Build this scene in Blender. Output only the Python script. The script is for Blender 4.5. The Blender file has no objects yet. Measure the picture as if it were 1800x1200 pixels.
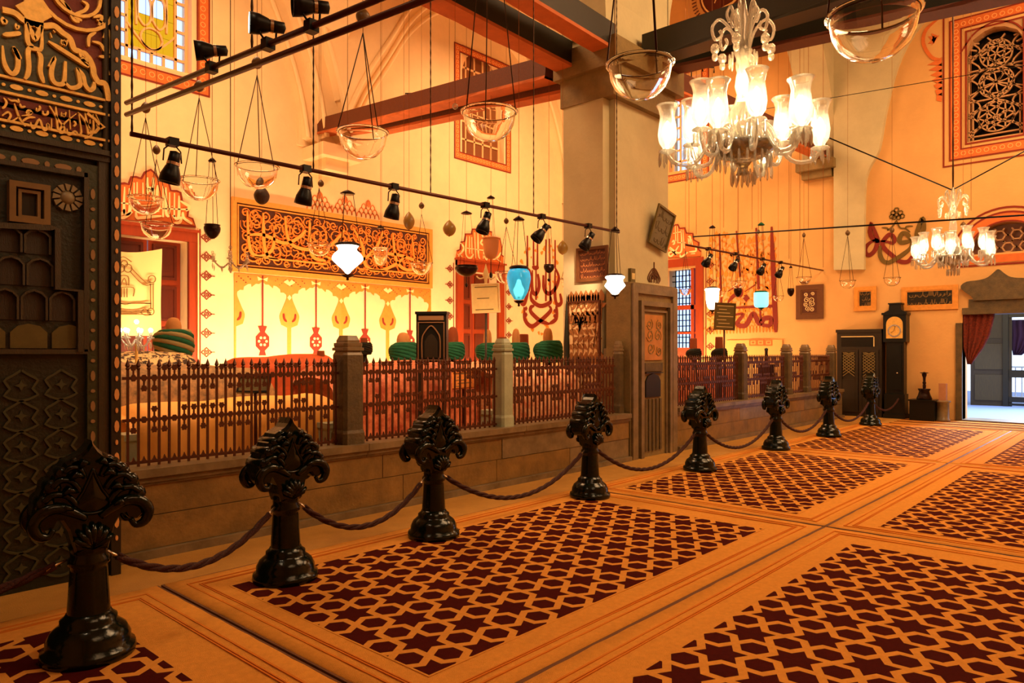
import bpy, math, random
from mathutils import Vector, Matrix
random.seed(7)
S = bpy.context.scene; COL = S.collection
PI = math.pi
# ---------------------------------------------------------------- camera, world, light, exposure
ANG = math.radians(42.2); CA, SA = math.cos(ANG), math.sin(ANG); FP = 1269.0; EYE = 1.5
cam = bpy.data.cameras.new('camera'); cam.lens = 36*FP/1800; cam.sensor_width = 36; cam.shift_y = 0.01
cam.clip_start = .05; cam.clip_end = 200
co = bpy.data.objects.new('camera', cam); COL.objects.link(co)
co.location = (0, 0, EYE); co.rotation_euler = (PI/2, 0, ANG-PI/2); S.camera = co
W = bpy.data.worlds.new('sky'); S.world = W; W.use_nodes = True
bg = W.node_tree.nodes['Background']; bg.inputs[0].default_value = (.62, .76, 1, 1); bg.inputs[1].default_value = 2.2
S.view_settings.view_transform = 'Standard'; S.view_settings.look = 'None'
S.view_settings.gamma = 1; S.view_settings.use_curve_mapping = False; S.view_settings.exposure = 0.0
WARM = (1, .56, .26)
def area(name, loc, to, sx, sy, power, col=WARM):
    l = bpy.data.lights.new(name, 'AREA'); l.shape = 'RECTANGLE'; l.size = sx; l.size_y = sy; l.energy = power; l.color = col
    o = bpy.data.objects.new(name, l); COL.objects.link(o); o.location = loc
    o.rotation_euler = (Vector(to)-Vector(loc)).to_track_quat('-Z', 'Y').to_euler(); return o
def spot(name, loc, to, power, deg=70, col=WARM, r=.05, blend=.8):
    l = bpy.data.lights.new(name, 'SPOT'); l.energy = power; l.color = col; l.spot_size = math.radians(deg); l.spot_blend = blend; l.shadow_soft_size = r
    o = bpy.data.objects.new(name, l); COL.objects.link(o); o.location = loc
    o.rotation_euler = (Vector(to)-Vector(loc)).to_track_quat('-Z', 'Y').to_euler(); return o
def point(name, loc, power, col=WARM, r=.08):
    l = bpy.data.lights.new(name, 'POINT'); l.energy = power; l.color = col; l.shadow_soft_size = r
    o = bpy.data.objects.new(name, l); COL.objects.link(o); o.location = loc; return o
YEL = (1, .68, .34)
# flood lamps on the tomb platform, throwing light up the far walls
area('flood_light', (4.2, 12.6, .75), (4.2, 14.2, 2.6), 3.0, .3, 120, YEL)
area('flood_light', (8.2, 12.6, .75), (8.2, 14.2, 2.6), 4.0, .3, 250, YEL)
area('flood_light', (13.0, 12.8, .75), (13.2, 14.2, 2.8), 4.5, .3, 150, YEL)
area('flood_light', (16.7, 10.0, .75), (18.1, 9.6, 2.8), 4.0, .3, 170, YEL)
# unseen area lights high over the tomb platform
area('unseen_high_light', (4.5, 10.0, 9.5), (4.5, 11.5, 0), 3.5, 3.5, 520, WARM)
area('unseen_high_light', (14.0, 10.0, 9.3), (14.5, 11.0, 0), 3.5, 3.5, 560, WARM)
# spotlights of the rail, aimed at the tombs
for x, tx, ty in ((2.9, 3.1, 7.0), (4.2, 3.6, 8.0), (5.2, 5.6, 7.0), (6.3, 7.0, 9.4), (7.1, 7.5, 7.2), (8.0, 9.6, 9.2)):
    spot('rail_spot', (x, 5.75, 2.85), (tx, ty, 1.0), 105, 75, (1, .66, .38))
spot('rail_spot', (11.5, 6.3, 3.3), (11.3, 7.0, 1.0), 90, 80, (1, .66, .38)); spot('rail_spot', (14.0, 6.3, 3.3), (14.2, 8.5, 1.0), 100, 80, (1, .66, .38))
spot('added_panel_spot', (.4, 3.3, 5.6), (.9, 5.3, 3.4), 90, 150, (1, .74, .44), .1)  # unseen spot added to bring out the gilding of the carved wall
# unseen area lights over the prayer hall, doorway daylight, chandelier lights
area('unseen_hall_light', (9.5, -.5, 8.5), (11, 2.2, 0), 5, 4, 850, (1, .60, .28))
area('unseen_hall_light', (15.5, 0, 8.5), (16.5, 2.0, 0), 3, 3, 380, (1, .60, .28))
area('unseen_hall_light', (2.5, -1.5, 6.5), (2.5, 3.2, 0), 3, 2, 70, (1, .60, .28))
area('doorway_light', (22.3, 2.3, 3.7), (16.5, 2.3, 0), 1.2, 1.0, 1100, (.62, .76, 1))
point('chandelier_light', (4.97, 2.26, 3.45), 60, (1, .62, .3), .25)
point('chandelier_light', (14.6, 2.78, 4.0), 60, (1, .62, .3), .25)
# ---------------------------------------------------------------- projection helpers (pixel of the photo -> point on a real plane)
def ray(x):
    r = (x-900)/FP; return CA+r*SA, SA-r*CA
def PT(x, y, t):
    a, b = ray(x); return Vector((a*t, b*t, EYE+(618-y)/FP*t))
def PY(x, y, Y):
    return PT(x, y, Y/ray(x)[1])
def PX(x, y, X):
    return PT(x, y, X/ray(x)[0])
class Fr:
    """a plane frame: u to the right, v up, w out of the wall towards the room"""
    def __init__(s, O, U, V=(0, 0, 1)):
        s.O, s.U, s.V = Vector(O), Vector(U).normalized(), Vector(V).normalized(); s.N = s.U.cross(s.V)
    def p(s, u, v, w=0): return s.O+s.U*u+s.V*v+s.N*w
def FY(Y): return Fr((0, Y, 0), (1, 0, 0))
def FX(X): return Fr((X, 0, 0), (0, -1, 0))
def uY(x, y, Y): p = PY(x, y, Y); return (p.x, p.z)
def uX(x, y, X): p = PX(x, y, X); return (-p.y, p.z)
# ---------------------------------------------------------------- materials
def lin(c): return tuple((v/12.92 if v <= .04045 else ((v+.055)/1.055)**2.4) for v in c)
MATS = {}
def mat(name, col, rough=.6, metal=0, var=0, scale=6, bump=0, bscale=40, emit=0, ecol=None, coat=0, trans=0, ior=1.45, stretch=None, spec=.5, col2=None, sss=0, sharp=(.3, .7)):
    if name in MATS: return MATS[name]
    m = bpy.data.materials.new(name); m.use_nodes = True; nt = m.node_tree; N = nt.nodes; L = nt.links; b = N['Principled BSDF']
    c = lin(col)
    b.inputs['Base Color'].default_value = (*c, 1); b.inputs['Roughness'].default_value = rough; b.inputs['Metallic'].default_value = metal
    b.inputs['Specular IOR Level'].default_value = spec; b.inputs['IOR'].default_value = ior
    b.inputs['Coat Weight'].default_value = coat; b.inputs['Transmission Weight'].default_value = trans
    if sss: b.inputs['Subsurface Weight'].default_value = sss
    if emit:
        b.inputs['Emission Color'].default_value = (*lin(ecol or col), 1); b.inputs['Emission Strength'].default_value = emit
    if var or bump:
        tc = N.new('ShaderNodeTexCoord'); mp = N.new('ShaderNodeMapping'); L.new(tc.outputs['Object'], mp.inputs[0])
        if stretch: mp.inputs['Scale'].default_value = stretch
    if var:
        n = N.new('ShaderNodeTexNoise'); n.inputs['Scale'].default_value = scale; n.inputs['Detail'].default_value = 8; n.inputs['Roughness'].default_value = .65
        L.new(mp.outputs[0], n.inputs['Vector'])
        r = N.new('ShaderNodeValToRGB'); r.color_ramp.elements[0].position = sharp[0]; r.color_ramp.elements[1].position = sharp[1]
        d = lin(col2) if col2 else tuple(v*(1-var) for v in c)
        r.color_ramp.elements[0].color = (*d, 1); r.color_ramp.elements[1].color = (*c, 1)
        L.new(n.outputs[0], r.inputs[0]); L.new(r.outputs[0], b.inputs['Base Color'])
    if bump:
        n2 = N.new('ShaderNodeTexNoise'); n2.inputs['Scale'].default_value = bscale; n2.inputs['Detail'].default_value = 5
        L.new(mp.outputs[0], n2.inputs['Vector'])
        bp = N.new('ShaderNodeBump'); bp.inputs['Strength'].default_value = bump; bp.inputs['Distance'].default_value = .02
        L.new(n2.outputs[0], bp.inputs['Height']); L.new(bp.outputs[0], b.inputs['Normal'])
    MATS[name] = m; return m
def thin_glass(name, tint=(1, 1, 1), refl=.55, ior=1.5, rough=.02, frost=0, fcol=(.95, .9, .8)):
    m = bpy.data.materials.new(name); m.use_nodes = True; nt = m.node_tree; N = nt.nodes; L = nt.links
    N.remove(N['Principled BSDF']); o = N['Material Output']
    t = N.new('ShaderNodeBsdfTransparent'); t.inputs[0].default_value = (*tint, 1)
    g = N.new('ShaderNodeBsdfGlossy'); g.inputs['Roughness'].default_value = rough; g.inputs[0].default_value = (1, .97, .92, 1)
    lw = N.new('ShaderNodeLayerWeight'); lw.inputs[0].default_value = refl
    mx = N.new('ShaderNodeMixShader'); L.new(lw.outputs['Fresnel'], mx.inputs[0]); L.new(t.outputs[0], mx.inputs[1]); L.new(g.outputs[0], mx.inputs[2])
    out = mx
    if frost:
        d = N.new('ShaderNodeBsdfTranslucent'); d.inputs[0].default_value = (*fcol, 1)
        df = N.new('ShaderNodeBsdfDiffuse'); df.inputs[0].default_value = (*[v*.93 for v in fcol], 1)
        m3 = N.new('ShaderNodeMixShader'); m3.inputs[0].default_value = .5; L.new(d.outputs[0], m3.inputs[1]); L.new(df.outputs[0], m3.inputs[2])
        m2 = N.new('ShaderNodeMixShader'); m2.inputs[0].default_value = frost; L.new(mx.outputs[0], m2.inputs[1]); L.new(m3.outputs[0], m2.inputs[2]); out = m2
    L.new(out.outputs[0], o.inputs[0]); MATS[name] = m; return m
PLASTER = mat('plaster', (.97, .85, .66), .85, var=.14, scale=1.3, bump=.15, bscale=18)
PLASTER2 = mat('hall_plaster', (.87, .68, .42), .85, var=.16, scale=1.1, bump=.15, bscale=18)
PIERM = mat('pier_plaster', (.80, .76, .60), .8, var=.2, scale=1.5, bump=.15, bscale=15)
PLST = mat('plinth_stone', (.58, .44, .22), .5, var=.35, scale=3.5, bump=.25, bscale=30, col2=(.40, .31, .15))
STONE = mat('carved_stone', (.56, .47, .28), .6, var=.35, scale=5, bump=.35, bscale=30)
STONED = mat('dark_stone', (.40, .33, .20), .55, var=.45, scale=7, bump=.3, bscale=40, col2=(.26, .22, .14))
MARB = mat('grey_marble', (.55, .47, .34), .35, var=.4, scale=4, bump=.15, bscale=20, col2=(.36, .30, .2))
MARBL = mat('pale_marble', (.70, .74, .62), .35, var=.3, scale=5, bump=.1)
FLOORM = mat('floor_matting', (.74, .54, .22), .8, var=.2, scale=6, bump=.3, bscale=120)
WOODB = mat('painted_beam_brown', (.40, .17, .06), .55, var=.35, scale=3, bump=.25, stretch=(1, 12, 12))
WOODU = mat('beam_underside', (.80, .42, .20), .7, var=.3, scale=3, bump=.2)
WOODK = mat('painted_beam_dark', (.13, .12, .07), .4, var=.3, scale=4, bump=.2, stretch=(1, 12, 12))
DOORR = mat('red_brown_wood', (.62, .22, .06), .45, var=.25, scale=2, bump=.15, stretch=(6, 6, 1))
DOORD = mat('dark_red_wood', (.40, .13, .04), .45, var=.3, scale=2, bump=.15, stretch=(6, 6, 1))
TERRA = mat('terracotta_paint', (.86, .45, .19), .75, var=.2, scale=9)
TERRAD = mat('terracotta_line', (.50, .14, .05), .8)
OCHRE = mat('ochre_paint', (.93, .55, .18), .75, var=.2, scale=14)
CREAM = mat('cream_paint', (.98, .86, .62), .75)
MAROON = mat('maroon_paint', (.50, .13, .06), .7, var=.15, scale=20)
BROWNP = mat('brown_paint', (.40, .23, .08), .7, var=.2, scale=20)
OLIVEP = mat('olive_paint', (.40, .31, .09), .7)
BLACKI = mat('black_enamel', (.022, .065, .036), .15, spec=.4, coat=.0, bump=.08, bscale=35)
IRON = mat('old_iron', (.36, .18, .08), .45, metal=.3, var=.3, scale=30)
IRONB = mat('black_metal', (.045, .04, .035), .4, metal=.4)
TRACK = mat('brown_track_metal', (.34, .16, .08), .4, metal=.3)
CHAINM = mat('chain_metal', (.22, .13, .06), .4, metal=.7)
CORD = mat('hanging_cord', (.55, .32, .12), .8)
GOLD = mat('gilding', (1.0, .80, .42), .34, metal=.25, var=.3, scale=18, bump=.15)
GOLDP = mat('gilt_wood', (.88, .60, .24), .5, var=.25, scale=12)
GREENP = mat('green_painted_wood', (.20, .22, .12), .45, var=.3, scale=16, bump=.2)
GREEND = mat('dark_green_wood', (.12, .13, .06), .45, var=.35, scale=10, bump=.25)
REDP = mat('red_painted_wood', (.46, .15, .08), .45, var=.3, scale=14, bump=.2)
WOODG = mat('aged_green_brown_wood', (.25, .20, .09), .5, var=.4, scale=5, bump=.3, stretch=(8, 8, 1))
WOODC = mat('dark_cabinet_wood', (.17, .13, .07), .45, var=.3, scale=4, bump=.2, stretch=(8, 8, 1))
CLOCKB = mat('black_lacquer', (.05, .06, .045), .35)
CARPC = mat('carpet_cream', (.92, .64, .28), .95, var=.16, scale=30, bump=.6, bscale=300, spec=.1)
CARPL = mat('carpet_line', (.80, .48, .17), .95, spec=.1)
CARPR = mat('carpet_dark_red', (.31, .055, .035), .95, var=.3, scale=40, bump=.6, bscale=300, spec=.1)
ROPE = mat('maroon_rope', (.22, .07, .035), .75, bump=.5, bscale=120)
SILV = mat('silver_metal', (.8, .74, .66), .25, metal=.9)
GLASS = mat('clear_glass', (1, 1, 1), .0, trans=1, ior=1.45)
TGL = thin_glass('thin_clear_glass', (.93, .92, .88), .35)
CRYS = thin_glass('crystal', (.86, .85, .78), .6, rough=.05, frost=.22)
SHADE = thin_glass('etched_shade_glass', (.97, .96, .93), .3, rough=.05, frost=.13)
BULB = mat('lit_bulb', (1, .9, .7), .5, emit=34, ecol=(1, .94, .80))
EGG = mat('ostrich_egg', (.42, .30, .14), .4, var=.35, scale=20, bump=.2)
EGGL = mat('pale_ostrich_egg', (.62, .48, .20), .35, var=.2, scale=10)
EGGD = mat('dark_egg', (.25, .15, .08), .45, var=.6, scale=25, bump=.3, bscale=60)
POT = mat('dark_bronze', (.16, .08, .05), .3, metal=.6, var=.4, scale=40, bump=.3)
GREENC = mat('green_turban_cloth', (.09, .40, .26), .85, var=.3, scale=14, bump=.4, bscale=60)
DKGREENC = mat('dark_green_turban_cloth', (.12, .12, .06), .85, var=.3, scale=14, bump=.3)
FELT = mat('tan_felt', (.80, .56, .32), .9, bump=.3, bscale=120)
FELTD = mat('brown_felt', (.55, .27, .12), .9, bump=.3, bscale=120)
CLOTHY = mat('yellow_silk_cover', (.95, .66, .28), .6, var=.12, scale=4, bump=.3, bscale=12)
CLOTHR = mat('red_brocade', (.88, .50, .32), .55, var=.5, scale=7, bump=.3, col2=(.64, .25, .12), sharp=(.38, .62))
CLOTHP = mat('pink_brocade', (.95, .74, .54), .6, var=.4, scale=9, bump=.3, col2=(.76, .42, .27), sharp=(.38, .62))
CLOTHW = mat('black_white_embroidery', (.90, .74, .50), .75, var=.9, scale=16, col2=(.20, .12, .06), sharp=(.48, .53))
CLOTHG = mat('faded_striped_cover', (.70, .50, .28), .75, var=.5, scale=16, col2=(.36, .28, .16))
BANNER = mat('cream_banner', (.97, .86, .60), .8, bump=.15, bscale=8)
INK = mat('ink_line', (.55, .40, .2), .8)
PAPER = mat('paper', (.90, .80, .55), .7, var=.12, scale=12)
SIGNM = mat('olive_sign_board', (.42, .36, .16), .5, var=.15, scale=8)
SKYP = thin_glass('blue_white_pane', (.80, .86, 1.0), .1)
YELP = thin_glass('amber_pane', (.80, .52, .08), .1)
DKP = mat('dark_pane', (.05, .04, .03), .2)
BRNP = mat('brown_pane', (.50, .30, .16), .35)
RIM = mat('pale_plaster_tracery', (.93, .74, .52), .7)
GRILLE = mat('stone_tracery', (.72, .55, .38), .7, var=.15, scale=12)
ORIMP = mat('lit_white_glass', (1, 1, .95), .3, emit=5, ecol=(1, .97, .86))
AQUA = mat('lit_aqua_glass', (.45, .85, .80), .3, emit=1.3, ecol=(.55, .95, .90))
BLUEG = thin_glass('blue_glass', (.08, .42, .56), .4, rough=.08, frost=.5, fcol=(.04, .34, .46))
PURPLE = mat('purple_curtain', (.20, .08, .22), .8)
CURT = mat('red_patterned_curtain', (.50, .17, .07), .8, var=.6, scale=26, col2=(.24, .07, .05))
SNOWY = mat('pale_paving', (.42, .48, .64), .7, var=.1, scale=3)
WHITEP = mat('white_painted_metal', (.85, .88, .92), .4)
BRICKO = mat('outer_wall', (.60, .60, .62), .8, var=.3, scale=9, bump=.4)
# ---------------------------------------------------------------- mesh builder
class MB:
    def __init__(s): s.v = []; s.f = []; s.mi = []; s.sm = []
    def add(s, vs, fs, mi=0, smooth=False):
        o = len(s.v); s.v += [tuple(v) for v in vs]
        for f in fs: s.f.append([o+i for i in f]); s.mi.append(mi); s.sm.append(smooth)
    def box(s, p0, p1, mi=0, M=None):
        x0, y0, z0 = p0; x1, y1, z1 = p1
        vs = [Vector(v) for v in ((x0, y0, z0), (x1, y0, z0), (x1, y1, z0), (x0, y1, z0), (x0, y0, z1), (x1, y0, z1), (x1, y1, z1), (x0, y1, z1))]
        if M: vs = [M @ v for v in vs]
        s.add(vs, [(0, 3, 2, 1), (4, 5, 6, 7), (0, 1, 5, 4), (1, 2, 6, 5), (2, 3, 7, 6), (3, 0, 4, 7)], mi)
    def fbox(s, fr, u0, u1, v0, v1, w0, w1, mi=0):
        if u0 > u1: u0, u1 = u1, u0
        if v0 > v1: v0, v1 = v1, v0
        c = [(u0, v0, w0), (u1, v0, w0), (u1, v1, w0), (u0, v1, w0), (u0, v0, w1), (u1, v0, w1), (u1, v1, w1), (u0, v1, w1)]
        s.add([fr.p(*q) for q in c], [(0, 3, 2, 1), (4, 5, 6, 7), (0, 1, 5, 4), (1, 2, 6, 5), (2, 3, 7, 6), (3, 0, 4, 7)], mi)
    def poly(s, fr, pts, w0, w1, mi=0):
        n = len(pts); a = [fr.p(u, v, w1) for u, v in pts]; b = [fr.p(u, v, w0) for u, v in pts]
        area2 = sum(pts[i][0]*pts[(i+1) % n][1]-pts[(i+1) % n][0]*pts[i][1] for i in range(n))
        if area2 < 0: a.reverse(); b.reverse()
        s.add(a+b, [list(range(n)), list(range(2*n-1, n-1, -1))]+[(i, n+i, n+(i+1) % n, (i+1) % n) for i in range(n)], mi)
    def frame(s, fr, u0, u1, v0, v1, t, w0, w1, mi=0):
        s.fbox(fr, u0, u1, v0, v0+t, w0, w1, mi); s.fbox(fr, u0, u1, v1-t, v1, w0, w1, mi)
        s.fbox(fr, u0, u0+t, v0+t, v1-t, w0, w1, mi); s.fbox(fr, u1-t, u1, v0+t, v1-t, w0, w1, mi)
    def lathe(s, prof, n=16, c=(0, 0, 0), mi=0, M=None, smooth=True, a0=0, a1=2*PI, cap=False):
        full = abs(a1-a0-2*PI) < 1e-6; k = n if full else n+1; vs = []
        for r, z in prof:
            for i in range(k):
                t = a0+(a1-a0)*i/n; v = Vector((r*math.cos(t), r*math.sin(t), z))
                if M: v = M @ v
                vs.append(v+Vector(c))
        fs = []
        for j in range(len(prof)-1):
            for i in range(n):
                i2 = (i+1) % k; fs.append((j*k+i, j*k+i2, (j+1)*k+i2, (j+1)*k+i))
        if cap: fs.append(list(range(k))[::-1]); fs.append([(len(prof)-1)*k+i for i in range(k)])
        s.add(vs, fs, mi, smooth)
    def tube(s, pts, r, n=6, mi=0, closed=False, cap=True):
        pts = [Vector(p) for p in pts]; m = len(pts)
        if callable(r): rr = [r(i/(m-1)) for i in range(m)]
        elif isinstance(r, (list, tuple)): rr = r
        else: rr = [r]*m
        vs = []; nrm = None
        for i, p in enumerate(pts):
            if closed: d = pts[(i+1) % m]-pts[i-1]
            else: d = pts[min(i+1, m-1)]-pts[max(i-1, 0)]
            if d.length < 1e-9: d = Vector((0, 0, 1))
            d.normalize()
            if nrm is None:
                nrm = Vector((0, 0, 1)).cross(d)
                if nrm.length < .1: nrm = Vector((1, 0, 0)).cross(d)
            nrm = nrm-d*nrm.dot(d); nrm.normalize(); b = d.cross(nrm)
            for k in range(n):
                t = 2*PI*k/n; vs.append(p+(nrm*math.cos(t)+b*math.sin(t))*rr[i])
        fs = []
        for i in range(m if closed else m-1):
            j = (i+1) % m
            for k in range(n): fs.append((i*n+k, i*n+(k+1) % n, j*n+(k+1) % n, j*n+k))
        if cap and not closed: fs.append(list(range(n))[::-1]); fs.append([(m-1)*n+k for k in range(n)])
        s.add(vs, fs, mi, True)
    def ball(s, c, r, n=10, mi=0, sc=(1, 1, 1)):
        vs = []; m = max(4, n//2+1)
        for j in range(m+1):
            ph = PI*j/m
            for i in range(n):
                t = 2*PI*i/n; vs.append(Vector(c)+Vector((r*sc[0]*math.sin(ph)*math.cos(t), r*sc[1]*math.sin(ph)*math.sin(t), -r*sc[2]*math.cos(ph))))
        s.add(vs, [(j*n+i, j*n+(i+1) % n, (j+1)*n+(i+1) % n, (j+1)*n+i) for j in range(m) for i in range(n)], mi, True)
    def stroke(s, fr, pts, wd, w0=0, w1=.01, mi=0, sub=4, taper=True, smooth=True):
        if smooth and len(pts) > 2: pts = crom(pts, sub)
        n = len(pts); L = []; R = []
        for i in range(n):
            a = pts[max(i-1, 0)]; b = pts[min(i+1, n-1)]; dx, dy = b[0]-a[0], b[1]-a[1]; l = math.hypot(dx, dy) or 1
            t = i/(n-1) if n > 1 else 0
            h = wd/2*((.35+.65*min(1, 4*t, 4*(1-t)+.3)) if taper else 1)
            L.append((pts[i][0]-dy/l*h, pts[i][1]+dx/l*h)); R.append((pts[i][0]+dy/l*h, pts[i][1]-dx/l*h))
        vs = [fr.p(u, v, w1) for u, v in L]+[fr.p(u, v, w1) for u, v in R]+[fr.p(u, v, w0) for u, v in L]+[fr.p(u, v, w0) for u, v in R]
        fs = []
        for i in range(n-1):
            fs += [(n+i, n+i+1, i+1, i), (i, i+1, 2*n+i+1, 2*n+i), (n+i+1, n+i, 3*n+i, 3*n+i+1)]
        fs += [(0, 2*n, 3*n, n), (n-1, 2*n-1, 4*n-1, 3*n-1)]
        s.add(vs, fs, mi)
    def build(s, name, mats, parent=None, kind=None, label=None, loc=None):
        if not isinstance(mats, (list, tuple)): mats = [mats]
        me = bpy.data.meshes.new(name)
        vs = s.v
        if loc is not None: vs = [(v[0]-loc[0], v[1]-loc[1], v[2]-loc[2]) for v in s.v]
        me.from_pydata(vs, [], s.f); me.update()
        for m in mats: me.materials.append(m)
        me.polygons.foreach_set('material_index', s.mi); me.polygons.foreach_set('use_smooth', s.sm)
        o = bpy.data.objects.new(name, me); COL.objects.link(o)
        if loc is not None: o.location = loc
        if parent is not None: o.parent = parent
        if kind: o['kind'] = kind
        if label: o['label'] = label
        return o
def crom(p, k=4):
    out = []; n = len(p)
    for i in range(n-1):
        a, b, c, d = p[max(i-1, 0)], p[i], p[i+1], p[min(i+2, n-1)]
        for j in range(k):
            t = j/k
            out.append(tuple(.5*(2*b[m]+(c[m]-a[m])*t+(2*a[m]-5*b[m]+4*c[m]-d[m])*t*t+(3*b[m]-a[m]-3*c[m]+d[m])*t**3) for m in range(len(b))))
    out.append(tuple(p[-1])); return out
def thing(name, label, cat, loc=(0, 0, 0), group=None, rz=0):
    o = bpy.data.objects.new(name, None); COL.objects.link(o); o.location = loc; o.rotation_euler = (0, 0, rz)
    o.empty_display_size = .1; return tag(o, label, cat, group)
def tag(o, label, cat, group=None):
    o['label'] = label; o['category'] = cat
    if group: o['group'] = group
    return o
def copy_tree(o, parent=None):
    c = o.copy(); COL.objects.link(c)
    if parent is not None: c.parent = parent
    for ch in list(o.children): copy_tree(ch, c)
    return c
def dup(o, parent, loc=None, rot=None):
    c = o.copy(); COL.objects.link(c); c.parent = parent
    if loc is not None: c.location = loc
    if rot is not None: c.rotation_euler = rot
    return c
def at(loc):  # parts modelled in world coordinates under an empty placed at loc
    return Vector(loc)
def sheet(mb, fr, u0, u1, v0, v1, holes, depth, mi=0, rmi=None):
    us = sorted({u0, u1, *[h[0] for h in holes], *[h[1] for h in holes]}); vs = sorted({v0, v1, *[h[2] for h in holes], *[h[3] for h in holes]})
    us = [u for u in us if u0 <= u <= u1]; vs = [v for v in vs if v0 <= v <= v1]
    for i in range(len(us)-1):
        for j in range(len(vs)-1):
            cu, cv = (us[i]+us[i+1])/2, (vs[j]+vs[j+1])/2
            if any(h[0] < cu < h[1] and h[2] < cv < h[3] for h in holes): continue
            mb.add([fr.p(us[i], vs[j]), fr.p(us[i+1], vs[j]), fr.p(us[i+1], vs[j+1]), fr.p(us[i], vs[j+1])], [(0, 1, 2, 3)], mi)
            mb.add([fr.p(us[i], vs[j], -depth), fr.p(us[i+1], vs[j], -depth), fr.p(us[i+1], vs[j+1], -depth), fr.p(us[i], vs[j+1], -depth)], [(3, 2, 1, 0)], mi)
    for a, b, c, d in holes:
        q = [(a, c), (b, c), (b, d), (a, d)]
        for k in range(4):
            (x0, y0), (x1, y1) = q[k], q[(k+1) % 4]
            mb.add([fr.p(x0, y0), fr.p(x1, y1), fr.p(x1, y1, -depth), fr.p(x0, y0, -depth)], [(0, 1, 2, 3)], rmi if rmi is not None else mi)
# ---------------------------------------------------------------- the room shell
YB, XR = 14.2, 18.1
WB, WR = FY(YB), FX(XR)
def struct(mb, name, m, parent=None): return mb.build(name, m, parent, kind='structure' if parent is None else None)
m = MB(); m.box((-4, -5, -.12), (XR+.3, 5.7, 0)); struct(m, 'floor', FLOORM)
m = MB(); m.box((-4, 5.7, -.12), (XR+.3, YB+.3, .42)); struct(m, 'platform_floor', FLOORM)
m = MB(); m.box((-4.4, -5.4, 13), (XR+.6, YB+.6, 13.2)); struct(m, 'ceiling', PLASTER)
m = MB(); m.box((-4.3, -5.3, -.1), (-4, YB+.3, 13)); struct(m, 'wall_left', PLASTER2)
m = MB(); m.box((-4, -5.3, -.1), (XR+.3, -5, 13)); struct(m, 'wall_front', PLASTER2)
def rectY(x0, x1, yt, yb, Y, xref=None):
    """u0,u1,v0,v1 on a Y plane; yt, yb are read at pixel column xref"""
    xr = x1 if xref is None else xref
    return (uY(x0, 0, Y)[0], uY(x1, 0, Y)[0], uY(xr, yb, Y)[1], uY(xr, yt, Y)[1])
def rectX(x0, x1, yt, yb, X, xref=None):
    xr = x1 if xref is None else xref
    return (uX(x0, 0, X)[0], uX(x1, 0, X)[0], uX(xr, yb, X)[1], uX(xr, yt, X)[1])
w1 = rectY(207, 337, -170, 131, YB); w2 = rectY(812, 886, 110, 291, YB)
d1 = rectY(195, 330, 425, 640, YB); d1 = (d1[0]-.5, d1[1], .42, d1[3]); d2 = rectY(812, 874, 482, 640, YB); d2 = (d2[0], d2[1], .42, d2[3])
mb = MB(); sheet(mb, WB, -4, XR, -.1, 13, [w1, w2, d1, d2], .45); wall_back = struct(mb, 'wall_back', PLASTER)
w3 = rectX(1176, 1231, 130, 293, XR); w6 = rectX(1172, 1227, 470, 612, XR)
cx4 = uX(1748, 0, XR)[0]; lx4 = uX(1697, 0, XR)[0]; w4 = (lx4, 2*cx4-lx4, uX(1700, 250, XR)[1], uX(1748, 45, XR)[1])
c5 = uX(1770, 0, XR)[0]; l5 = uX(1704, 0, XR)[0]; w5 = (l5, 2*c5-l5, uX(1704, 448, XR)[1], uX(1770, 389, XR)[1])
dr = (uX(1692, 0, XR)[0], -1.95, 0.0, 2.42)
mb = MB(); sheet(mb, WR, -YB, 5, -.1, 13, [w3, w6, w4, w5, dr], .5)
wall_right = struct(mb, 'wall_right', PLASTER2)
# blind arches of the far wall, in three stepped rings
arcR = [(9.7, 6.2), (10.2, 7.3), (10.9, 8.4), (11.6, 9.45), (12.6, 10.3), (13.85, 10.72), (15.3, 10.45), (16.3, 9.8), (17.0, 9.2), (17.5, 8.2), (17.8, 7.2), (18.0, 6.2)]
arcL = [(8.7, 6.2), (8.5, 7.2), (8.1, 8.3), (7.5, 9.4), (6.4, 10.3), (5.0, 10.72), (3.5, 10.45), (2.3, 9.8), (1.4, 9.2), (.8, 8.2), (.5, 7.2), (.3, 6.2)]
for k, off in enumerate((0, .28, .62)):
    def grow(pts, cx, cz=6.2):
        return [((x-cx)*(1+off/4.2)+cx, (z-cz)*(1+off/4.5)+cz) for x, z in pts]
    R_ = crom(grow(arcR, 13.9), 4); L_ = crom(grow(arcL, 4.5), 4)
    mid = 9.2
    pr = [(mid, 6.05+off*1.6)]+[p for p in R_ if p[0] > mid and p[0] < XR]+[(XR, 13), (mid, 13)]
    pl = [(mid, 6.05+off*1.6)]+[p for p in L_ if p[0] < mid and p[0] > -3.9]+[(-3.9, 13), (mid, 13)]
    mb = MB(); mb.poly(WB, pr, k*.3, (k+1)*.3); mb.poly(WB, pl, k*.3, (k+1)*.3)
    mb.build('arch_ring', PLASTER, wall_back)
    mb = MB(); mb.tube([WB.p(x, z, (k+1)*.3) for x, z in R_ if x < XR-.05], .055, 6); mb.tube([WB.p(x, z, (k+1)*.3) for x, z in L_ if x > -3.9], .055, 6); mb.build('arch_rib', PLASTER, wall_back)
m = MB(); m.box((8.75, 13.4, 5.75), (9.75, YB, 6.02)); m.box((8.95, 13.6, 5.5), (9.55, YB, 5.75)); m.build('corbel', PLASTER, wall_back)
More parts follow.
